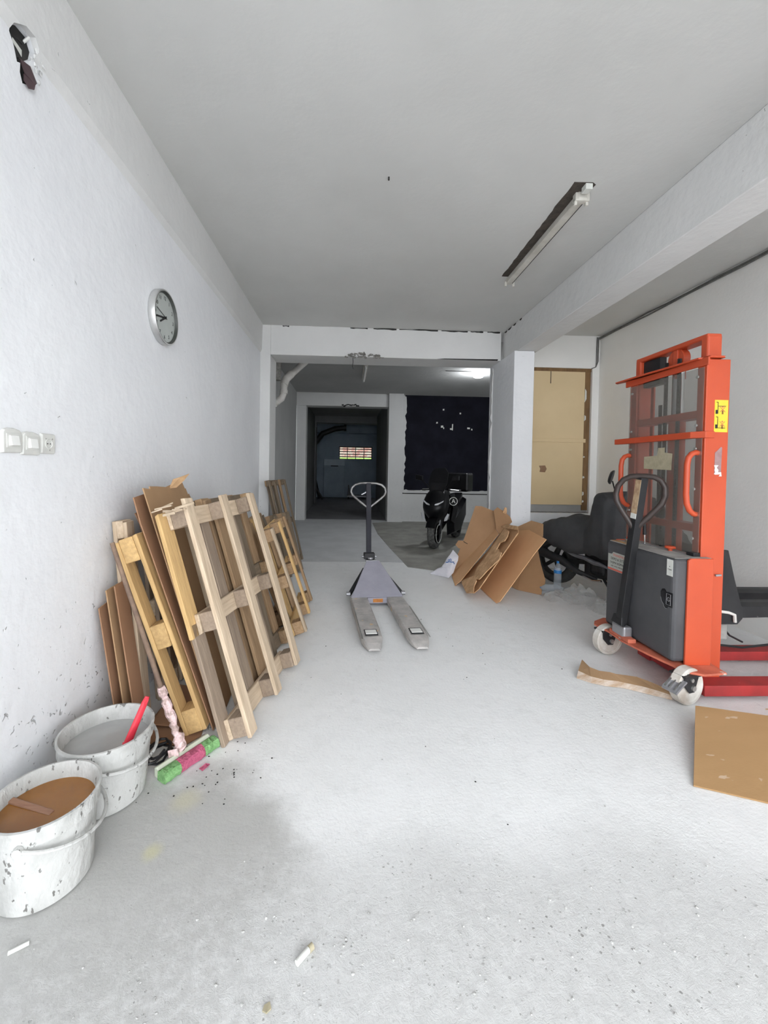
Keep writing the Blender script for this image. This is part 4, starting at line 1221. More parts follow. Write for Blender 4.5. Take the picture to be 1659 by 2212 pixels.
# fork carriage and forks
MB().prism([(2.44, 2.60, 0.90), (2.52, 2.60, 0.895), (2.57, 2.60, 0.70), (2.63, 2.60, 0.50), (2.635, 2.60, 0.44), (2.60, 2.60, 0.40), (2.44, 2.60, 0.40)], 0.02).build('carriage_plate', M_blackmetal, t, bevel=0.004)
MB().prism([(2.44, 3.07, 0.90), (2.52, 3.07, 0.895), (2.57, 3.07, 0.70), (2.63, 3.07, 0.50), (2.60, 3.07, 0.40), (2.44, 3.07, 0.40)], 0.02).build('carriage_plate', M_blackmetal, t, bevel=0.004)
MB().box(2.42, 2.45, 2.585, 3.085, 0.40, 0.90).build('carriage_back', M_blackmetal, t, bevel=0.004)
for (y0, y1) in ((2.61, 2.76), (2.91, 3.06)):
    secs = []
    for (x, z0, ins) in ((2.44, 0.43, 0), (2.60, 0.435, 0), (3.25, 0.45, 0), (3.44, 0.475, .02), (3.50, 0.495, .045)):
        secs.append([Vector((x, y0 + ins, z0)), Vector((x, y1 - ins, z0)), Vector((x, y1 - ins, 0.515)), Vector((x, (y0 + y1) / 2 + .03, 0.530)), Vector((x, (y0 + y1) / 2 - .03, 0.530)), Vector((x, y0 + ins, 0.515))])
    MB().loft(secs).build('fork', M_blackmetal, t, bevel=0.003)
# outrigger legs with rollers
for (y0, y1) in ((2.385, 2.505), (2.85, 2.97)):
    MB().box(2.20, 3.45, y0, y1, 0.032, 0.098).build('outrigger_leg', M_red, t, bevel=0.004)
    MB().cyl((3.40, y0 + .02, 0.038), (3.40, y1 - .02, 0.038), 0.038, 18).build('leg_roller', M_wheelwhite, t, smooth=True)
MB().box(2.205, 2.395, 2.52, 2.84, 0.045, 0.12).build('leg_bridge', M_red, t, bevel=0.004)
MB().box(2.46, 2.60, 2.66, 2.86, 0.27, 0.39).build('grey_battery', M_dusttop, t, bevel=0.006)
MB().tube([(2.40, 2.58, 0.50), (2.52, 2.575, 0.485), (2.56, 2.575, 0.47), (2.57, 2.58, 0.42)], 0.010, 8).build('pale_hose', M_pvc, t, smooth=True)
MB().tube([(2.40, 2.75, 0.34), (2.6, 2.8, 0.18), (2.9, 2.85, 0.13), (3.3, 2.8, 0.20)], 0.008, 7).build('black_cable', M_black, t, smooth=True)
MB().tube([(2.55, 2.70, 0.40), (2.8, 2.85, 0.22), (2.95, 2.9, 0.15)], 0.007, 7).build('black_cable', M_black, t, smooth=True)
# casters
def caster(cx, cy, ang, name_brake, wheel_r=0.112):
    c = Vector((cx, cy, 0))
    a = Vector((math.cos(ang), math.sin(ang), 0))       # axle direction
    f = Vector((-a.y, a.x, 0))
    M4 = Matrix(((a.x, f.x, 0, 0), (a.y, f.y, 0, 0), (0, 0, 1, 0), (0, 0, 0, 1)))

    def tr(mb):
        mb.v = [tuple(M4 @ Vector(v) + c) for v in mb.v]
        return mb
    whl = tr(MB().lathe([(0.02, -0.026), (0.088, -0.024), (0.092, -0.030), (wheel_r - .006, -0.031), (wheel_r, -0.024), (wheel_r, 0.024), (wheel_r - .006, 0.031), (0.092, 0.030), (0.088, 0.024), (0.02, 0.026)], (0, 0, wheel_r), 36, 'x')).build('caster_wheel', M_wheelwhite, t, smooth=True)
    for s in (-1, 1):
        tr(MB().prism([(s * .036, -0.055, 0.180), (s * .036, 0.075, 0.180), (s * .036, 0.070, 0.13), (s * .036, 0.026, wheel_r - .03), (s * .036, -0.018, wheel_r - .03)], 0.006)).build('caster_fork', M_blackmetal, t, bevel=0.002)
        tr(MB().cyl((s * .036, 0, wheel_r), (s * .050, 0, wheel_r), 0.017, 8)).build('axle_nut', M_bolt, t)
        tr(MB().cyl((s * .038, 0.01, 0.160), (s * .046, 0.01, 0.160), 0.012, 8)).build('fork_bolt', M_bolt, t)
    tr(MB().box(-0.05, 0.05, -0.06, 0.08, 0.178, 0.192)).build('swivel_plate', M_blackmetal, t, bevel=0.003)
    if name_brake:
        bp = tr(MB().prism([(-0.055, 0.075, 0.165), (0.030, 0.075, 0.165), (0.035, 0.150, 0.120), (0.03, 0.165, 0.108), (-0.055, 0.165, 0.108)], 0.010)).build('brake_pedal', M_steel, t, bevel=0.002)
        for k in (-.035, -.005, .02):
            tr(MB().bar((k, 0.095, 0.160), (k, 0.155, 0.123), 0.007, 0.008)).build('pedal_rib', M_chrome, bp)
    return whl


caster(2.07, 2.375, R(107), True)
caster(2.01, 3.04, R(100), False)
# tiller: bracket, flat bar, loop
tb = MB()
tb.box(1.962, 2.028, 2.79, 2.925, 0.215, 0.30)
tb.build('tiller_bracket', M_steel, t, bevel=0.012)
MB().prism([(1.965, 2.80, 0.30), (1.965, 2.92, 0.30), (1.975, 2.905, 0.36), (1.985, 2.83, 0.375)], 0.03).build('tiller_knuckle', M_blackmetal, t, bevel=0.005)
b0, b1 = Vector((1.985, 2.855, 0.31)), Vector((2.045, 2.765, 1.365))
MB().bar(b0, b1, 0.058, 0.050, (1, 0, 0)).build('tiller_bar', M_blackmetal, t, bevel=0.003)
ex = Vector((0.72, -0.69, 0))
ez = (b1 - b0).normalized()
lo = MB().tube(loop_pts(b1 + Vector((0, 0, 0.01)), ex, ez, 0.29, 0.37), 0.019, 12).build('tiller_loop', mat('worn_brown_grip', (0.05, 0.036, 0.032), (0.035, 0.026, 0.024), rough=0.4, scale=8, spots=(9, .72, (0.12, 0.10, 0.09))), t, smooth=True)
dn = (b1 - b0).normalized()
nx = Vector((-0.83, -0.55, 0.0))
for (f0, f1, m, nm) in ((0.76, 0.985, mat('bare_wood_tape', (0.55, 0.40, 0.25), (0.33, 0.20, 0.12), rough=0.8, scale=25), 'worn_patch'), (0.725, 0.760, M_paper, 'paper_label')):
    c = b0.lerp(b1, (f0 + f1) / 2)
    sd = dn.cross(Vector((1, 0, 0))).normalized()
    o_ = -(sd.cross(dn)).normalized()
    if o_.x > 0:
        o_ = -o_
    MB().obox(c + o_ * 0.0255, sd, o_, dn, 0.027, 0.0012, (f1 - f0) * (b1 - b0).length / 2).build(nm, m, t)
# controls on the lid
MB().cyl((2.20, 2.69, 0.870), (2.20, 2.69, 0.888), 0.013, 14).build('stop_button_stem', M_orange, t, smooth=True)
MB().lathe([(0.0, 0.886), (0.030, 0.886), (0.033, 0.893), (0.028, 0.902), (0.0, 0.905)], (2.20, 2.69, 0), 24).build('stop_button', M_orange, t, smooth=True)
MB().cyl((2.20, 2.93, 0.870), (2.197, 2.93, 0.945), 0.0055, 8).build('lift_lever', M_chrome, t)
MB().cyl((2.197, 2.93, 0.940), (2.195, 2.93, 1.02), 0.013, 12, 0.010).build('lever_grip', M_black, t, smooth=True)
MB().bar((2.19, 3.00, 0.872), (2.215, 2.55, 0.872), 0.006, 0.004).build('lid_strap', M_steel, t)
MB().cyl((2.12, 3.0, 0.870), (2.12, 3.0, 0.895), 0.02, 14).build('filler_cap', M_chrome, t, smooth=True)
MB().box(2.20, 2.27, 2.50, 2.56, 0.870, 0.893).build('lid_catch', M_blackmetal, t, bevel=0.004)


# ================================================================== flattened boxes by the column
GB = 'flattened boxes leaning by the column'
t = thing('cardboard_box', 'flattened tan box with a folded flap, first of the boxes leaning by the column', 'cardboard', group=GB)
MB().prism([(1.699, 5.397, 0.914), (1.766, 5.335, 0.916), (1.869, 5.217, 0.872), (1.901, 5.184, 0.867), (1.876, 5.100, 0.645), (1.363, 5.280, 0.020), (1.394, 5.264, 0.046), (1.457, 5.321, 0.286), (1.488, 5.326, 0.357), (1.469, 5.340, 0.350), (1.437, 5.390, 0.389), (1.474, 5.383, 0.449), (1.529, 5.335, 0.454)], 0.006).build('main_panel', M_cardlow, t)  # panel's shade is put into its darker board colour
MB().prism([(1.363, 5.281, 0.020), (1.876, 5.101, 0.645), (1.829, 4.880, 0.621), (1.344, 4.779, 0.067), (1.291, 4.817, 0.004)], 0.006).build('flap', M_cardhi, t)  # lighter board colour stands for the light on the flap
MB().bar((1.526, 5.326, 0.446), (1.566, 5.278, 0.424), 0.007, 0.006).build('slot', M_dark, t)
t = thing('cardboard_box', 'flattened box with a ripped, ragged flap, in the middle of the boxes by the column', 'cardboard', group=GB)
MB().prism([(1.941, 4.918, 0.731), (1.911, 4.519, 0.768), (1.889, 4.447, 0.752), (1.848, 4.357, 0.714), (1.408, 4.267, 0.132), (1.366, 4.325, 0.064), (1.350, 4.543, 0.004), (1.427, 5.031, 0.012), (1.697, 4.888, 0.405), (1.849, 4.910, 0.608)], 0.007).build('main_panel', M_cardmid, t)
MB().prism([(1.837, 4.703, 0.717), (1.805, 4.501, 0.713), (1.762, 4.427, 0.668), (1.723, 4.411, 0.619), (1.710, 4.504, 0.583), (1.654, 4.462, 0.515), (1.657, 4.410, 0.529), (1.638, 4.348, 0.516), (1.631, 4.252, 0.525), (1.578, 4.172, 0.468), (1.532, 4.218, 0.396), (1.485, 4.265, 0.324), (1.437, 4.287, 0.253), (1.414, 4.305, 0.219), (1.414, 4.406, 0.198), (1.401, 4.352, 0.191), (1.361, 4.304, 0.146), (1.317, 4.184, 0.111), (1.301, 4.379, 0.050), (1.353, 4.738, 0.051), (1.378, 4.813, 0.070), (1.434, 4.533, 0.202), (1.498, 4.641, 0.267), (1.573, 4.616, 0.375), (1.711, 4.663, 0.553)], 0.009).build('torn_flap', M_cardtorn2, t)
MB().prism([(1.858, 4.886, 0.710), (1.868, 4.827, 0.735), (1.871, 4.740, 0.756), (1.842, 4.356, 0.791), (1.810, 4.296, 0.760), (1.840, 4.711, 0.720)], 0.009).build('torn_strip', M_cardtorn2, t)
MB().tube([(1.848, 4.357, 0.718), (1.64, 4.32, 0.44), (1.408, 4.267, 0.136)], 0.006, 6).build('cut_edge', M_cardtorn2, t)
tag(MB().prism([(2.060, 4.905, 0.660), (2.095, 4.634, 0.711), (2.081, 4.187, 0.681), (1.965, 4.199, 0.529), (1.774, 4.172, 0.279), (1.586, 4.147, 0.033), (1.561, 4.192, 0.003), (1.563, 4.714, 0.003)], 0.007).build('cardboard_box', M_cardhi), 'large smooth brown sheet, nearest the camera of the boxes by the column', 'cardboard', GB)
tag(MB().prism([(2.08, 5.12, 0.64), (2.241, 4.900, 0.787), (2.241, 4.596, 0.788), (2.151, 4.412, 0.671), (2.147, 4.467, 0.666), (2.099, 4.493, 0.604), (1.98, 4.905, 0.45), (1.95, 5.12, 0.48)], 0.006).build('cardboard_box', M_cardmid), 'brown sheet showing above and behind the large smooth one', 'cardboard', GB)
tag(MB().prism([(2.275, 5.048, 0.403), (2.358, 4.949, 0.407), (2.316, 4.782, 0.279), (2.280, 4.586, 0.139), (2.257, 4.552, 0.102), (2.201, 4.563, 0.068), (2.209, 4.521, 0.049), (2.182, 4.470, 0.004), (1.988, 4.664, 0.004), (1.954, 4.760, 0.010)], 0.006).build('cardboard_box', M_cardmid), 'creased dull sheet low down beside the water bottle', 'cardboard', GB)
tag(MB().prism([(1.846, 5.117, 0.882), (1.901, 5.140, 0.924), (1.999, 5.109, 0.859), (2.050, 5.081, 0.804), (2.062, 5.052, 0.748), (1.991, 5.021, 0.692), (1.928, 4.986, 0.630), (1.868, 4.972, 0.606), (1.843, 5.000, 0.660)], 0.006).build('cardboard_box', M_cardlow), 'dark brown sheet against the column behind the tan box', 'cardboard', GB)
tag(MB().prism([(1.95, 5.085, 0.86), (1.975, 5.085, 0.93), (2.00, 5.085, 0.925), (2.005, 5.085, 0.86), (1.985, 5.09, 0.845)], 0.008).build('cardboard_shred', M_cardtorn2), 'torn cardboard scrap standing up against the column', 'cardboard')

# white sack with blue print
t = thing('sack', 'small white woven sack with blue print lying left of the flattened boxes', 'sack')
outl = [(1.382, 5.3, 0.34), (1.431, 5.203, 0.278), (1.419, 5.18, 0.228), (1.384, 5.165, 0.153), (1.354, 5.143, 0.078), (1.293, 5.153, 0.004), (1.246, 5.205, 0.004), (1.092, 5.37, 0.004), (1.168, 5.335, 0.066), (1.232, 5.297, 0.11), (1.257, 5.292, 0.141), (1.311, 5.302, 0.236), (1.342, 5.298, 0.277)]
nv = Vector((-0.660, -0.611, 0.437))
rr = random.Random(17)
cen = Vector((1.31, 5.235, 0.11))
fine = []
for i in range(len(outl)):
    a, b = Vector(outl[i]), Vector(outl[(i + 1) % len(outl)])
    fine += [a.lerp(b, k / 3) for k in range(3)]
rings = []
for s, bl in ((1.0, 0.0), (0.8, 0.030), (0.55, 0.045), (0.28, 0.052)):
    rings.append([cen.lerp(p, s) + nv * (bl + (0.012 * mnoise.noise(p * 22 + Vector((s * 3, 0, 0))) if s < 1 else 0)) for p in fine])
mb = MB()
mb.loft(rings, caps=False)
n0 = len(fine)
mb.f.append(tuple(3 * n0 + k for k in range(n0)))
back = [[cen.lerp(p, s) - nv * bl for p in fine] for s, bl in ((1.0, 0.0), (0.6, 0.035))]
mb.loft(back, caps=False)
mb.f.append(tuple(len(mb.v) - n0 + k for k in range(n0)))
for i, v in enumerate(mb.v):
    if v[2] < 0.003:
        mb.v[i] = (v[0], v[1], 0.003)
mb.build('sack_body', M_sack, t, smooth=True)
xd = Vector((0.75, -0.60, 0.28))
xd = (xd - nv * xd.dot(nv)).normalized()
yd = nv.cross(xd)
text('print', 'B', 0.075, M_blueink, t, Vector((1.345, 5.225, 0.205)) + nv * 0.040, yd, -xd)
MB().tube([Vector(p) + nv * 0.041 for p in ((1.300, 5.255, 0.172), (1.345, 5.225, 0.178), (1.385, 5.195, 0.190), (1.392, 5.18, 0.168))], 0.006, 6).build('print_stripe', M_blueink, t)

# bottles and clear wrap
t = thing('water_bottle', 'clear plastic water bottle with blue cap and label standing beside the covered motorcycle', 'bottle', (2.505, 4.745, 0))
MB().lathe([(0, 0.002), (0.036, 0.002), (0.042, 0.012), (0.042, 0.10), (0.039, 0.108), (0.042, 0.116), (0.042, 0.215), (0.038, 0.245), (0.02, 0.285), (0.0145, 0.300), (0.0145, 0.315), (0, 0.315)], n=24).build('bottle_body', M_bottle, t, smooth=True)
MB().lathe([(0, 0.304), (0.0165, 0.304), (0.0165, 0.328), (0, 0.329)], n=18).build('cap', M_bluecap, t, smooth=True)
MB().lathe([(0.0432, 0.185), (0.0436, 0.19), (0.0436, 0.222), (0.0425, 0.226)], n=24, caps=False).build('label', M_bluecap, t, smooth=True)
MB().lathe([(0.0433, 0.226), (0.0427, 0.232)], n=24, caps=False).build('label_band', M_paper, t, smooth=True)
t = thing('water_bottle', 'clear plastic bottle with blue base lying on its side by the standing bottle', 'bottle', (2.36, 4.625, 0.042), R(-8))
MB().lathe([(0, 0.0), (0.034, 0.0), (0.041, 0.01), (0.041, 0.10), (0.038, 0.108), (0.041, 0.116), (0.041, 0.20), (0.02, 0.265), (0.014, 0.28), (0, 0.28)], (-0.14, 0, 0), 20, 'x').build('bottle_body', M_bottle, t, smooth=True)
MB().lathe([(0, 0.0), (0.034, -0.001), (0.0417, 0.01), (0.0417, 0.022)], (-0.14, 0, 0), 20, 'x', caps=False).build('blue_base', M_bluecap, t, smooth=True)
for (cx, cy, rx, ry, hz, lab, sd) in ((2.32, 4.36, 0.17, 0.13, 0.10, 'crumpled clear plastic wrap nearest the lying bottle', 1), (2.53, 4.30, 0.20, 0.17, 0.17, 'crumpled clear plastic wrap, the tallest of three heaps by the motorcycle', 2), (2.62, 3.98, 0.17, 0.14, 0.12, 'crumpled clear plastic wrap nearest the black power box', 3)):
    n = 18
    vs, fs = [], []
    for j in range(n + 1):
        for i in range(n + 1):
            u, v = 2 * i / n - 1, 2 * j / n - 1
            d = max(0, 1 - (u * u + v * v))
            p = Vector((u * 3.1 + sd * 9, v * 3.1, sd))
            z = 0.005 + hz * (d ** .7) * (0.55 + 0.9 * abs(mnoise.noise(p))) + 0.02 * abs(mnoise.noise(p * 3))
            q = mnoise.noise_vector(p * 1.3) * 0.03
            vs.append((cx + u * rx + q.x, cy + v * ry + q.y, z))
    for j in range(n):
        for i in range(n):
            a = j * (n + 1) + i
            fs.append((a, a + 1, a + n + 2, a + n + 1))
    tag(MB().add(vs, fs).build('plastic_wrap', M_film), lab, 'plastic wrap', 'clear plastic wrap on the floor by the motorcycle')

# cardboard on the floor to the right
tag(MB().prism([(1.559, 1.730, 0.006), (1.93, 1.58, 0.004), (2.30, 1.43, 0.004), (2.70, 1.95, 0.10), (1.955, 2.175, 0.10)], 0.007).build('cardboard_sheet', mat('floor_cardboard', (0.40, 0.245, 0.12), (0.36, 0.22, 0.105), scale=2.0, rough=0.85, spec=0.12, bump=0.05, stretch=(1.0, 2.6, 1), spots=(9, 0.66, (0.50, 0.37, 0.26)))), 'large flat cardboard sheet at the right edge of the floor, below the caster', 'cardboard')
flc = bpy.data.objects['cardboard_sheet.006'] if 'cardboard_sheet.006' in bpy.data.objects else None
t = thing('cardboard_strip', 'long torn cardboard strip with a pale scuffed edge on the floor by the stacker', 'cardboard')
low = [(1.558, 2.666, 0.003), (1.62, 2.604, 0.003), (1.691, 2.564, 0.003), (1.782, 2.544, 0.003), (1.823, 2.523, 0.003), (1.897, 2.473, 0.003), (1.959, 2.433, 0.003), (2.009, 2.4, 0.003)]
mid = [(1.629, 2.747, 0.022), (1.67, 2.674, 0.020), (1.721, 2.611, 0.016), (1.763, 2.551, 0.014), (1.801, 2.515, 0.012), (1.886, 2.459, 0.010), (1.945, 2.416, 0.008), (1.994, 2.381, 0.006)]
upp = [(1.687, 2.826, 0.05), (1.676, 2.713, 0.05), (1.712, 2.663, 0.05), (1.774, 2.643, 0.05), (1.799, 2.62, 0.05), (1.913, 2.583, 0.05), (1.959, 2.516, 0.05), (2.006, 2.417, 0.05)]
mid = [tuple(0.5 * a + 0.5 * b if k == 2 else 0.72 * a + 0.28 * b for k, (a, b) in enumerate(zip(p, q))) for p, q in zip(low, upp)]


def ribbon(A, Bb, th_):
    A, Bb = [Vector(p) for p in A], [Vector(p) for p in Bb]
    dz = Vector((0, 0, th_))
    return MB().loft([[a, b, b + dz, a + dz] for a, b in zip(A, Bb)])


ribbon(low, mid, 0.005).build('scuffed_edge', M_cardscuff, t)
ribbon(mid, upp, 0.005).build('brown_face', M_card, t)
tag(MB().prism([(2.50, 2.30, 0.004), (2.95, 2.28, 0.006), (3.1, 2.18, 0.012), (2.95, 2.10, 0.02), (2.62, 2.22, 0.05)], 0.006).build('cardboard_scrap', M_card3), 'small cardboard corner beside the red leg at the right edge', 'cardboard')

# ================================================================== covered motorcycle (local y runs from the rear wheel to the front wheel)
t = thing('motorcycle', 'motorcycle under a charcoal cloth cover, parked between the boxes and the stacker', 'motorcycle', (2.60, 5.02, 0), math.atan2(-0.5, -0.866))


def seclist():
    # s, top z, half-width at top, half-width at hem, hem z
    return [(-0.16, 0.70, 0.05, 0.10, 0.60), (-0.13, 0.755, 0.09, 0.15, 0.56), (0.0, 0.80, 0.12, 0.19, 0.53), (0.15, 0.845, 0.14, 0.22, 0.49), (0.28, 0.885, 0.15, 0.25, 0.47), (0.40, 0.895, 0.15, 0.27, 0.465), (0.52, 0.90, 0.18, 0.30, 0.47), (0.565, 0.965, 0.22, 0.32, 0.48),
            (0.64, 1.160, 0.32, 0.36, 0.49), (0.665, 1.178, 0.35, 0.38, 0.50), (0.80, 1.180, 0.38, 0.41, 0.50), (0.90, 1.165, 0.37, 0.41, 0.50), (1.0, 1.12, 0.31, 0.38, 0.50), (1.15, 1.00, 0.22, 0.33, 0.5), (1.30, 0.86, 0.14, 0.26, 0.52), (1.40, 0.72, 0.07, 0.16, 0.56)]


tab = seclist()


def interp(s):
    for i in range(len(tab) - 1):
        if tab[i][0] <= s <= tab[i + 1][0]:
            f = (s - tab[i][0]) / (tab[i + 1][0] - tab[i][0])
            f = f * f * (3 - 2 * f) * 0.5 + f * 0.5
            return [a + (b - a) * f for a, b in zip(tab[i], tab[i + 1])]
    return tab[-1]


secs = []
NS = 80
for i in range(NS + 1):
    s = -0.16 + 1.56 * i / NS
    _, zt, wt, wh, zh = interp(s)
    pts = []
    tall = max(0.0, min(1.0, (zt - 0.95) / 0.15))
    ne = 2.6 + 5.0 * tall
    prof = [(-1.0, 0.0), (-0.995, 0.16), (-0.985, 0.32)] + [(-(math.cos(q) ** (2 / ne)), 0.40 + 0.60 * math.sin(q) ** (2 / ne)) for q in [math.pi / 2 * k / 9 for k in range(1, 9)]] + [(0, 1.0)]
    full = prof + [(-a, b) for a, b in prof[-2::-1]]
    for a, b in full:
        wd = wh + (wt - wh) * b
        # square-shouldered cloth
        x = a * (wh if b < 0.5 else wt + (wh - wt) * (1 - (b - .5) * 2)) * (1.0)
        z = zh + (zt - zh) * b
        p = Vector((x * 3, s * 3.5, z * 3.5))
        fold = 0.030 * mnoise.noise(Vector((x * 4, s * 9 + z * 9, 3.1))) + 0.020 * mnoise.noise(Vector((x * 9, s * 16 - z * 14, 7)))
        sag = 0.03 * math.sin(s * 14) * (1 - b) * .5
        pts.append(Vector((x * (1 + fold * 3), s + fold, z + fold * .8 + sag * .6)))
    secs.append(pts)
cv = MB().loft(secs, closed_sec=False).build('cloth_cover', M_tarp, t, smooth=True)
sm = cv.modifiers.new('thickness', 'SOLIDIFY')
sm.thickness = 0.006
MB().tube([Vector((0.215 + .01 * math.sin(k), 0.25 + 0.06 * k, 0.47 - .012 * k + .006 * math.sin(k * 1.9))) for k in range(10)], [0.008, 0.014, 0.02, 0.022, 0.024, 0.026, 0.028, 0.024, 0.016, 0.008], 8).build('rolled_hem', mat('grey_hem_cloth', (0.16, 0.16, 0.17), (0.11, 0.11, 0.12), rough=0.7, scale=12), t, smooth=True)


def tyre(name, c, r, w_, parent, M=M_rubber):
    prof = []
    for k in range(13):
        a = math.pi * (k / 12 - 0.5)
        prof.append((r - w_ * 0.45 + w_ * 0.45 * math.cos(a), w_ * 0.5 * math.sin(a)))
    prof = [(r * 0.66, -w_ * .42)] + prof + [(r * 0.66, w_ * .42)]
    return MB().lathe(prof, c, 36, 'x', closed=True).build(name, M, parent, smooth=True)


def rim(c, r, w_, parent, M, spokes=5):
    o = MB().lathe([(r * .60, -w_ * .3), (r * .68, -w_ * .4), (r * .68, w_ * .4), (r * .60, w_ * .3)], c, 32, 'x', closed=True).build('rim', M, parent, smooth=True)
    for k in range(spokes):
        a = 2 * math.pi * k / spokes
        MB().bar((c[0], c[1] + .03 * math.cos(a), c[2] + .03 * math.sin(a)), (c[0], c[1] + r * .64 * math.cos(a), c[2] + r * .64 * math.sin(a)), 0.022, w_ * .35).build('spoke', M, o)
    MB().cyl((c[0] - w_ * .45, c[1], c[2]), (c[0] + w_ * .45, c[1], c[2]), 0.035, 16).build('hub', M, o, smooth=True)
    return o


tyre('rear_tyre', (0, 0.02, 0.295), 0.295, 0.12, t)
rim((0, 0.02, 0.295), 0.295, 0.12, t, M_engine)
tyre('front_tyre', (0, 1.28, 0.295), 0.295, 0.11, t)
rim((0, 1.28, 0.295), 0.295, 0.11, t, M_engine)
MB().box(-0.14, 0.14, 0.45, 0.85, 0.20, 0.50).build('engine', M_engine, t, bevel=0.04, seg=3)
MB().box(-0.17, 0.17, 0.52, 0.70, 0.24, 0.40).build('crankcase', M_engine, t, bevel=0.05, seg=3)
for s in (-1, 1):
    MB().bar((s * .09, 0.02, 0.295), (s * .09, 0.5, 0.36), 0.03, 0.045).build('swing_arm', M_engine, t)
    MB().cyl((s * .08, 1.28, 0.295), (s * .08, 1.05, 0.80), 0.025, 12).build('front_fork', M_engine, t, smooth=True)
    MB().cyl((s * .11, 0.06, 0.32), (s * .11, 0.20, 0.60), 0.03, 12).build('shock_absorber', M_engine, t, smooth=True)
MB().tube([(0.17, -0.10, 0.40), (0.175, 0.2, 0.34), (0.17, 0.42, 0.24), (0.12, 0.6, 0.19)], [0.055, 0.05, 0.03, 0.024], 14).build('exhaust', M_blackmetal, t, smooth=True)
MB().bar((0.175, 0.12, 0.34), (0.19, 0.36, 0.25), 0.012, 0.03).build('exhaust_shield', M_chrome, t)
MB().tube([(0.16, 0.45, 0.21), (0.24, 0.62, 0.20), (0.26, 0.72, 0.22)], 0.013, 8).build('footpeg', M_chrome, t, smooth=True)
MB().bar((0.1, 0.6, 0.3), (0.2, 0.86, 0.02), 0.02, 0.02).build('side_stand', M_engine, t)
# handlebar mirror poking out of the cover
MB().tube([(-0.02, 0.70, 1.12), (0.0, 0.70, 1.21), (0.05, 0.70, 1.30)], 0.007, 8).build('mirror_stalk', M_black, t, smooth=True)
mm = Matrix.Translation((0.075, 0.70, 1.345)) @ Matrix.Rotation(R(-35), 4, 'Y') @ Matrix.Rotation(R(20), 4, 'Z')
mb = MB().lathe([(0.0, -0.018), (0.034, -0.016), (0.044, -0.004), (0.046, 0.008), (0.0, 0.010)], (0, 0, 0), 24, 'y')
mb.v = [tuple(mm @ Vector((v[0] * 1.2, v[1] * 1.2, v[2] * 1.9))) for v in mb.v]
mb.build('mirror', M_black, t, smooth=True)

# ================================================================== scooter in the second room (front at y=0, rear towards +y)
t = thing('scooter', 'black maxi scooter parked facing the room in front of the black wall', 'scooter', (1.515, 7.08, 0), R(-30))
tyre('front_tyre', (0, 0, 0.275), 0.275, 0.125, t, M_tyredust)
rim((0, 0, 0.275), 0.275, 0.12, t, M_scblack, 5)
tyre('rear_tyre', (0, 1.38, 0.265), 0.265, 0.14, t)
rim((0, 1.38, 0.265), 0.265, 0.13, t, M_scblack, 5)
MB().lathe([(0.16, -0.002), (0.165, 0.0), (0.165, 0.004), (0.16, 0.006)], (0.075, 0, 0.275), 32, 'x', closed=True).build('rim_stripe', M_paper, t, smooth=True)
MB().lathe([(0.05, 0), (0.115, 0), (0.115, 0.005), (0.05, 0.005)], (-0.085, 0, 0.275), 28, 'x', closed=True).build('brake_disc', M_steel, t)
for s in (-1, 1):
    MB().cyl((s * .088, 0.0, 0.275), (s * .088, 0.13, 0.66), 0.027, 14).build('fork_leg', M_scblack, t, smooth=True)
    MB().bar((s * .092, -0.018, 0.42), (s * .092, 0.03, 0.60), 0.012, 0.01).build('reflector_strip', M_lens, t)
secs = []
for k in range(9):
    a = R(25 + 130 * k / 8)
    rr_ = 0.295
    y, z = -rr_ * math.cos(a), 0.275 + rr_ * math.sin(a)
    secs.append([Vector((x, y - dz * math.cos(a), z + dz * math.sin(a))) for x, dz in ((-0.085, -0.05), (-0.08, 0.0), (-0.04, 0.018), (0.04, 0.018), (0.08, 0.0), (0.085, -0.05), (0.06, -0.01), (-0.06, -0.01))])
MB().loft(secs).build('front_fender', M_scblack, t, smooth=True)
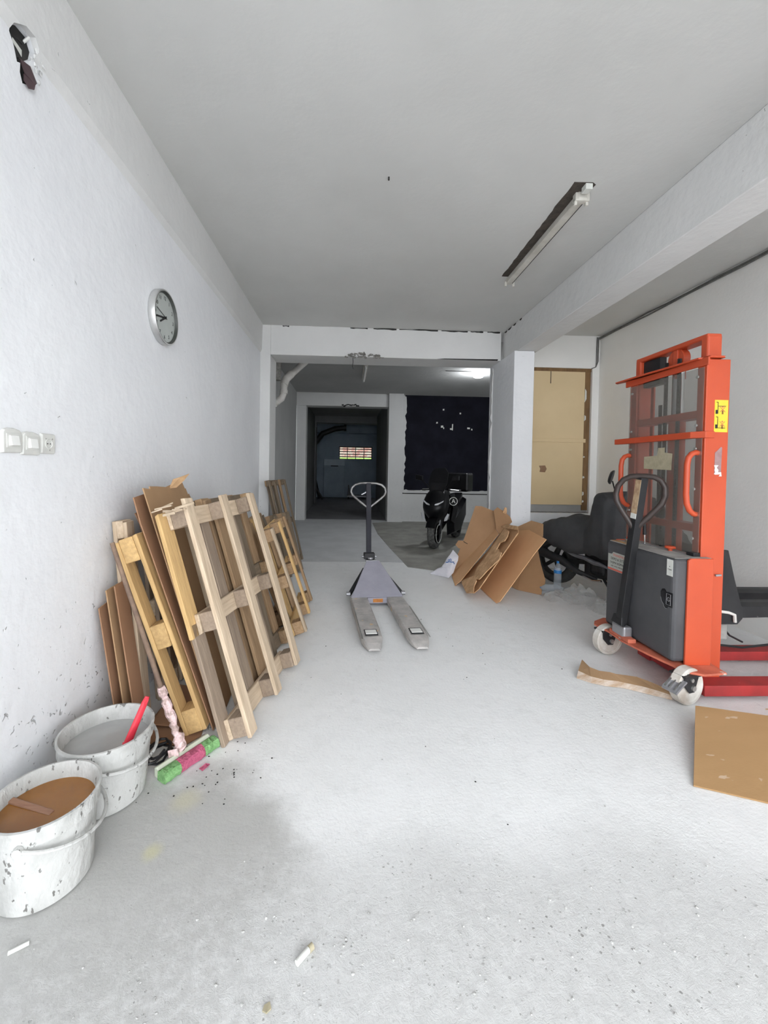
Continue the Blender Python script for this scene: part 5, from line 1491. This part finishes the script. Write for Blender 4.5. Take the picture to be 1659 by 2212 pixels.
# nose fairing: lofted upwards
lv = [(0.47, 0.10, 0.00, 0.16), (0.56, 0.17, -0.10, 0.22), (0.66, 0.225, -0.17, 0.26), (0.78, 0.245, -0.16, 0.30), (0.88, 0.235, -0.09, 0.34), (0.98, 0.20, 0.0, 0.36), (1.04, 0.16, 0.07, 0.36)]
secs = []
for z, hw, yf, yb in lv:
    prof = [(0.0, yf - .02), (0.45, yf), (0.8, yf + .05), (1.0, yf + .15), (0.95, yb), (0, yb)]
    full = [(a * hw, y) for a, y in prof] + [(-a * hw, y) for a, y in prof[-2:0:-1]]
    secs.append([Vector((x, y, z)) for x, y in full])
MB().loft(secs).build('nose_fairing', M_scblack, t, smooth=True, subd=1)
for s in (-1, 1):
    hl = MB().prism([(s * .045, -0.185, 0.775), (s * .10, -0.170, 0.785), (s * .175, -0.120, 0.835), (s * .185, -0.105, 0.865), (s * .12, -0.150, 0.825), (s * .05, -0.188, 0.80)], 0.016)
    hl.build('headlight', M_lens, t, bevel=0.003)
    MB().prism([(s * .175, -0.06, 0.50), (s * .225, -0.03, 0.52), (s * .250, -0.01, 0.62), (s * .235, -0.04, 0.64), (s * .195, -0.065, 0.56)], 0.02).build('indicator', M_lens, t, bevel=0.004)
    # mirrors and grips
    MB().tube([(s * .14, 0.12, 1.04), (s * .24, 0.08, 1.16), (s * .30, 0.07, 1.22)], 0.009, 8).build('mirror_stalk', M_scblack, t, smooth=True)
    MB().obox((s * .33, 0.07, 1.24), (1, 0, 0.15 * s), (0, 1, 0), (0, 0, 1), 0.075, 0.015, 0.045).build('mirror', M_scblack, t, bevel=0.014, seg=3)
    MB().cyl((s * .16, 0.26, 1.03), (s * .36, 0.33, 1.02), 0.018, 12).build('grip', M_scblack, t, smooth=True)
    MB().bar((s * .2, 0.23, 1.04), (s * .34, 0.27, 1.03), 0.010, 0.01).build('brake_lever', M_chrome, t)
    # leg shield and side fairing
    MB().loft([[Vector((s * .24, 0.15, 0.50)), Vector((s * .27, 0.30, 0.42)), Vector((s * .20, 0.34, 0.42)), Vector((s * .19, 0.2, 0.5))],
               [Vector((s * .28, 0.16, 0.72)), Vector((s * .31, 0.36, 0.70)), Vector((s * .24, 0.40, 0.70)), Vector((s * .22, 0.2, 0.72))],
               [Vector((s * .22, 0.14, 0.95)), Vector((s * .24, 0.36, 0.97)), Vector((s * .18, 0.38, 0.97)), Vector((s * .17, 0.2, 0.95))]]).build('leg_shield', M_scblack, t, bevel=0.01)
    MB().loft([[Vector((s * .12, 0.35, 0.20)), Vector((s * .26, 0.35, 0.28)), Vector((s * .24, 0.35, 0.46)), Vector((s * .10, 0.35, 0.50))],
               [Vector((s * .12, 0.75, 0.18)), Vector((s * .27, 0.75, 0.28)), Vector((s * .25, 0.75, 0.62)), Vector((s * .10, 0.75, 0.66))],
               [Vector((s * .10, 1.30, 0.42)), Vector((s * .22, 1.30, 0.50)), Vector((s * .21, 1.30, 0.76)), Vector((s * .08, 1.30, 0.80))],
               [Vector((s * .05, 1.75, 0.62)), Vector((s * .11, 1.75, 0.66)), Vector((s * .11, 1.75, 0.78)), Vector((s * .04, 1.75, 0.82))]]).build('side_fairing', M_scblack, t, smooth=True)
MB().loft([[Vector((-.13, 0.05, 1.00)), Vector((.13, 0.05, 1.00)), Vector((.13, 0.062, 1.00)), Vector((-.13, 0.062, 1.00))], [Vector((-.17, 0.12, 1.16)), Vector((.17, 0.12, 1.16)), Vector((.17, 0.132, 1.16)), Vector((-.17, 0.132, 1.16))], [Vector((-.16, 0.22, 1.34)), Vector((.16, 0.22, 1.34)), Vector((.16, 0.232, 1.34)), Vector((-.16, 0.232, 1.34))], [Vector((-.09, 0.26, 1.42)), Vector((.09, 0.26, 1.42)), Vector((.09, 0.272, 1.42)), Vector((-.09, 0.272, 1.42))]]).build('windscreen', M_scvisor, t, bevel=0.002)
MB().loft([[Vector((-.10, 0.62, 0.66)), Vector((.10, 0.62, 0.66)), Vector((.13, 0.62, 0.74)), Vector((-.13, 0.62, 0.74))], [Vector((-.15, 0.9, 0.68)), Vector((.15, 0.9, 0.68)), Vector((.17, 0.9, 0.79)), Vector((-.17, 0.9, 0.79))], [Vector((-.14, 1.2, 0.78)), Vector((.14, 1.2, 0.78)), Vector((.15, 1.2, 0.90)), Vector((-.15, 1.2, 0.90))], [Vector((-.08, 1.55, 0.82)), Vector((.08, 1.55, 0.82)), Vector((.08, 1.55, 0.92)), Vector((-.08, 1.55, 0.92))]]).build('seat', M_scblack, t, bevel=0.015)
MB().box(-0.25, 0.25, 1.30, 1.75, 0.95, 1.33).build('top_case', M_scblack, t, bevel=0.04, seg=3)
lg = MB().lathe([(0.064, 0), (0.074, 0), (0.074, 0.004), (0.064, 0.004)], (0, 0, 0), 28, 'y', closed=True)
M_ = Matrix.Translation((0.285, 0.13, 0.84)) @ Matrix.Rotation(R(28), 4, 'Z')
lg.v = [tuple(M_ @ Vector(v)) for v in lg.v]
lgo = lg.build('logo_ring', M_paper, t)
xdir = (M_.to_3x3() @ Vector((1, 0, 0)))
text('logo_letter', 'A', 0.105, M_paper, t, M_ @ Vector((0, -0.002, 0)), xdir, (0, 0, 1))
MB().tube([(0.06, -0.06, 0.62), (0.03, -0.15, 0.40), (0.015, -0.19, 0.15)], 0.004, 6).build('brake_hose', M_scblack, t)

# ================================================================== ceiling fixtures, pipe, cables
t = thing('batten_light', 'empty fluorescent batten on the ceiling, without tubes, beside a dark scar', 'light fixture', (1.585, 2.80, CEIL))
MB().box(-0.032, 0.032, 0.0, 1.335, -0.050, 0.0).build('channel', M_fixture, t, bevel=0.006)
for y in (0.03, 1.305):
    for x in (-0.038, 0.042):
        MB().box(x - .010, x + .010, y - .010, y + .010, -0.080, -0.035).build('lamp_holder', M_fixture, t, bevel=0.004)
MB().box(-0.048, 0.052, 0.005, 0.05, -0.058, -0.002).build('end_cap', M_fixture, t, bevel=0.005)
MB().box(-0.03, 0.018, -0.085, -0.03, -0.04, 0.0).build('terminal_block', M_paper, t, bevel=0.003)
MB().box(0.026, 0.031, 0.06, 1.30, -0.052, -0.049).build('slot', M_dark, t)
rr = random.Random(6)
MB().prism(jag((1.475, 2.715, CEIL - .001), (1.49, 4.06, CEIL - .001), 26, 0.006, rr, (1, 0, 0)) + [(1.56, 4.06, CEIL - .001), (1.57, 2.80, CEIL - .001), (1.625, 2.78, CEIL - .001), (1.63, 2.73, CEIL - .001), (1.60, 2.71, CEIL - .001)], 0.004).build('bare_strip', M_soil, ceil)
MB().prism(jag((1.632, 2.95, CEIL - .001), (1.632, 4.10, CEIL - .001), 4, 0.0, rr, (1, 0, 0)) + jag((1.65, 4.10, CEIL - .001), (1.655, 2.95, CEIL - .001), 30, 0.008, rr, (1, 0, 0)), 0.004).build('bare_strip', M_rawplaster, ceil)
MB().cyl((0.23, 2.75, CEIL), (0.23, 2.75, CEIL - 0.02), 0.006, 8).build('ceiling_hook', M_dark, ceil)

t = thing('batten_light', 'slim batten light on the ceiling of the second room', 'light fixture', (0.27, 7.5, CEIL))
MB().box(-0.04, 0.04, 0.0, 1.25, -0.06, 0.0).build('channel', M_fixture, t, bevel=0.006)
MB().cyl((0.0, 0.0, -0.085), (0.0, 1.22, -0.085), 0.018, 12).build('tube', M_white, t, smooth=True)
MB().cyl((0.0, 1.20, -0.085), (0.0, 1.27, -0.085), 0.024, 12).build('end_cap', M_paper, t, smooth=True)

t = thing('bulkhead_lamp', 'lit white bulkhead lamp on the ceiling of the second room', 'lamp', (2.53, 8.05, CEIL))
MB().lathe([(0.11, 0.0), (0.12, -0.012), (0.105, -0.03)], n=6).build('base', M_fixture, t)
MB().lathe([(0.10, -0.025), (0.115, -0.05), (0.085, -0.10), (0.0, -0.115)], n=16).build('diffuser', M_lamp, t, smooth=True)
ld = bpy.data.lights.new('bulkhead_light', 'POINT')
ld.energy = 3
ld.color = (0.93, 0.97, 1.0)
ld.shadow_soft_size = 0.12
lo_ = bpy.data.objects.new('bulkhead_light', ld)
COL.objects.link(lo_)
lo_.location = (2.53, 8.05, CEIL - 0.25)
tag(MB().box(1.86, 2.40, 7.98, 8.00, CEIL - .012, CEIL).build('cable_strip', M_cable), 'dark cable strip on the ceiling beside the lit lamp', 'cable')

t = thing('drain_pipe', 'white plastic drain pipe bending into the wall at the top left of the second room', 'pipe')
MB().tube([(-0.78, 7.28, CEIL - .06), (-0.90, 7.05, 3.09), (-1.05, 6.80, 2.86)], 0.055, 16).build('upper_pipe', M_pvc, t, smooth=True)
MB().tube([(-1.00, 6.88, 2.94), (-1.07, 6.77, 2.83), (-1.09, 6.72, 2.72)], 0.066, 16).build('collar', M_pvc, t, smooth=True)
MB().tube([(-1.09, 6.72, 2.74), (-1.085, 6.70, 2.60), (-1.12, 6.68, 2.50), (-1.22, 6.66, 2.42), (-1.36, 6.64, 2.37)], 0.055, 16).build('elbow', M_pvc, t, smooth=True)
MB().tube([(-1.085, 6.70, 2.64), (-1.088, 6.695, 2.58)], 0.064, 16).build('collar', M_pvc, t, smooth=True)
mb = MB()
rr = random.Random(19)
for i in range(12):
    blob(mb, (-1.20 + rr.uniform(-.05, .05), 6.63 + rr.uniform(-.05, .05), 2.43 + rr.uniform(-.05, .06)), .035, .03, .03, rr)
mb.build('plaster_lump', M_paper, t)
tag(MB().box(-1.17, -1.08, 6.28, 6.40, 2.72, CEIL).build('duct', M_rawplaster, bevel=0.01), 'grey boxed duct in the corner behind the drain pipe', 'duct')

t = thing('wall_cable', 'grey cables clipped along the top of the right wall and down its far corner', 'cable')
rr = random.Random(23)
for k in range(2):
    pts = [(XR - 0.012, 0.6 + i * 0.3, CEIL - 0.02 - 0.022 * k + rr.uniform(-.008, .008)) for i in range(17)] + [(XR - 0.03, 5.70, CEIL - .03 - .02 * k)]
    MB().tube(pts, 0.009, 7).build('ceiling_run', M_cable, t, smooth=True)
for k in range(2):
    MB().tube([(XR - 0.03 - .022 * k, 5.725, CEIL - .02), (XR - 0.032 - .022 * k, 5.728, 3.15), (XR - 0.03 - .022 * k, 5.728, 2.98), (XR - 0.06, 5.728, 2.90), (XR - 0.12, 5.735, 2.875)], 0.007, 7).build('corner_run', M_cable, t, smooth=True)

# boarded opening
t = thing('boarding', 'tan fibreboard panels boarding up the opening beside the white column', 'boarding')
MB().box(OX0 - 0.005, 3.375, 5.775, 5.795, 1.865, 2.835).build('panel', M_plywood, t)
MB().box(OX0 - 0.005, 3.375, 5.775, 5.795, 0.915, 1.835).build('panel', M_plywood, t)
MB().box(OX0 - 0.005, 3.40, 5.760, 5.782, 1.818, 1.872).build('batten', M_plywood, t, bevel=0.003)
MB().box(OX0 + 0.002, OX1 - 0.002, 5.765, 5.83, 2.835, OZ1).build('frame_rail', M_framewood, t)
MB().box(3.378, OX1 - 0.004, 5.775, 5.83, 0.84, 2.835).build('frame_post', M_framewood, t)
MB().box(OX0 + .002, 3.46, 5.80, 5.82, 0.805, 0.93).build('grey_filler', M_room2, t)
MB().box(2.865, 2.873, 5.770, 5.776, 2.66, 2.834).build('hanging_strap', M_dark, t)
rr = random.Random(29)
for z, h in ((2.40, .16), (2.13, .07), (1.30, .03), (1.05, .05), (0.95, .03), (1.6, .02)):
    MB().prism([(3.375, 5.772, z), (3.395 + rr.uniform(0, .01), 5.772, z + h * .3), (3.398, 5.772, z + h), (3.38, 5.772, z + h * 1.2)], 0.006).build('foam_scrap', M_paper, t)
M_stain = mat('brown_stain', (0.30, 0.18, 0.11), (0.24, 0.14, 0.08), rough=0.8)
MB().prism([(2.73, 5.774, 1.475), (2.82, 5.774, 1.48), (2.845, 5.774, 1.43), (2.82, 5.774, 1.38), (2.74, 5.774, 1.385), (2.75, 5.774, 1.43)], 0.002).build('stain', M_stain, t)
MB().prism([(2.54, 5.774, 1.44), (2.556, 5.774, 1.44), (2.56, 5.774, 1.38), (2.585, 5.774, 1.355), (2.54, 5.774, 1.35)], 0.002).build('stain', M_stain, t)
MB().prism([(OX0, 5.745, 0.802), (OX1, 5.745, 0.802), (OX1, 6.03, 0.822), (OX0, 6.03, 0.822)], 0.01).build('sill', M_rawplaster, wr)

# ================================================================== things in the far rooms
t = thing('metal_cabinet', 'pale blue-grey cabinet against the far wall left of the barred window', 'cabinet', (-0.70, 18.62, 0))
MB().box(-0.46, 0.47, 0, 0.37, 0.03, 1.48).build('body', M_blue, t, bevel=0.01)
MB().box(-0.46, 0.48, -0.03, 0.37, 1.48, 1.76).build('top_drawer', mat('pale_blue_paint', (0.46, 0.54, 0.60), (0.40, 0.48, 0.54), rough=0.5, scale=3), t, bevel=0.01)
MB().box(-0.15, 0.18, -0.045, -0.025, 1.44, 1.48).build('handle', M_dark, t)
t = tag(MB().bar((-1.30, 17.9, 0.02), (-1.58, 18.2, 1.05), 0.14, 0.04).build('plank', M_black), 'dark plank leaning in the far left corner, closest to the cabinet', 'plank', 'dark planks in the far room')
tag(MB().bar((-1.12, 17.45, 0.02), (-1.56, 17.6, 0.72), 0.12, 0.04).build('plank', M_black), 'shorter dark plank leaning in the far left corner', 'plank', 'dark planks in the far room')
t = thing('low_trolley', 'low flat trolley with a dark upright on the far room floor', 'trolley', (0.35, 18.3, 0))
MB().box(-0.45, 0.55, -0.3, 0.3, 0.10, 0.16).build('deck', M_steel, t, bevel=0.01)
MB().prism([(-0.40, 0, 0.16), (-0.26, 0, 0.16), (-0.36, 0, 0.62), (-0.40, 0, 0.62)], 0.06).build('upright', M_black, t)
for x in (-0.38, 0.48):
    for y in (-0.22, 0.22):
        MB().cyl((x - .02, y, 0.05), (x + .02, y, 0.05), 0.05, 14).build('wheel', M_rubber, t, smooth=True)
t = thing('dark_pipe', 'dark duct bending along the ceiling of the far room', 'pipe')
MB().tube([(-1.52, 16.6, 1.7), (-1.45, 16.55, 2.3), (-1.1, 16.5, 2.75), (-0.6, 16.5, 2.95), (-0.2, 16.5, 3.0)], 0.11, 14).build('duct_bend', M_blackmetal, t, smooth=True)
MB().cyl((-0.25, 16.5, 3.0), (-0.15, 16.5, 3.0), 0.14, 16).build('duct_mouth', M_black, t, smooth=True)
for x, lab in ((-1.262, 'dark metal post at the left edge of the far doorway'), (1.075, 'dark metal post at the right edge of the far doorway')):
    tag(MB().box(x - .02, x + .02, 15.42, 15.49, 0.0, 2.9 if x < 0 else 2.0).build('door_post', M_black), lab, 'post', 'dark posts at the far doorway')

# ================================================================== small litter on the floor
tag(MB().cyl((-0.945, 1.165, 0.006), (-0.905, 1.190, 0.006), 0.0055, 10).build('cigarette_butt', M_paper, smooth=True), 'white cigarette butt on the floor at the lower left', 'cigarette butt')
t = thing('rolled_paper', 'rolled white paper stub on the floor near the bottom centre', 'paper')
MB().cyl((-0.125, 1.118, 0.009), (-0.095, 1.150, 0.009), 0.008, 12).build('roll', M_paper, t, smooth=True)
MB().cyl((-0.094, 1.151, 0.008), (-0.084, 1.160, 0.008), 0.009, 10).build('burnt_end', M_tape, t, smooth=True)
tag(MB().prism([(-0.198, 1.035, .003), (-0.184, 1.040, .005), (-0.178, 1.028, .003), (-0.188, 1.018, .005), (-0.200, 1.024, .003)], 0.004).build('tan_crumb', M_tape), 'tan crumb on the floor at the bottom edge', 'crumb')
rr = random.Random(77)
gm = MB()
for i in range(240):
    k = rr.random()
    if k < 0.35:
        x, y = rr.gauss(-0.1, .9), rr.uniform(0.98, 1.25)
    elif k < 0.7:
        x, y = rr.gauss(0.8, .55), rr.gauss(1.25, .2)
    else:
        x, y = rr.uniform(-0.7, 2.0), rr.uniform(1.2, 4.2)
    if x < -1.1 or x > 3:
        continue
    s = rr.uniform(.0016, .0052) * (1.0 if y < 1.7 else 0.9)
    blob(gm, (x, y, s * .4), s, s * rr.uniform(.6, 1.1), s * .6, rr, 6, 4, .3)
o = gm.build('grit', mat('concrete_grit', (0.56, 0.555, 0.54), (0.34, 0.335, 0.325), rough=0.9, scale=30))
o['kind'] = 'stuff'
o['label'] = 'pale plaster grit scattered over the front of the floor'
gm = MB()
for i in range(90):
    x, y = rr.gauss(-0.62, .13), rr.gauss(1.90, .13)
    if i > 60:
        x, y = rr.uniform(-0.6, 1.8), rr.uniform(1.4, 4.5)
    s = rr.uniform(.0018, .005)
    blob(gm, (x, y, s * .4), s, s * rr.uniform(.5, 1), s * .5, rr, 6, 4, .3)
o = gm.build('dark_crumbs', M_dark)
o['kind'] = 'stuff'
o['label'] = 'dark crumbs of dirt on the floor around the broom'
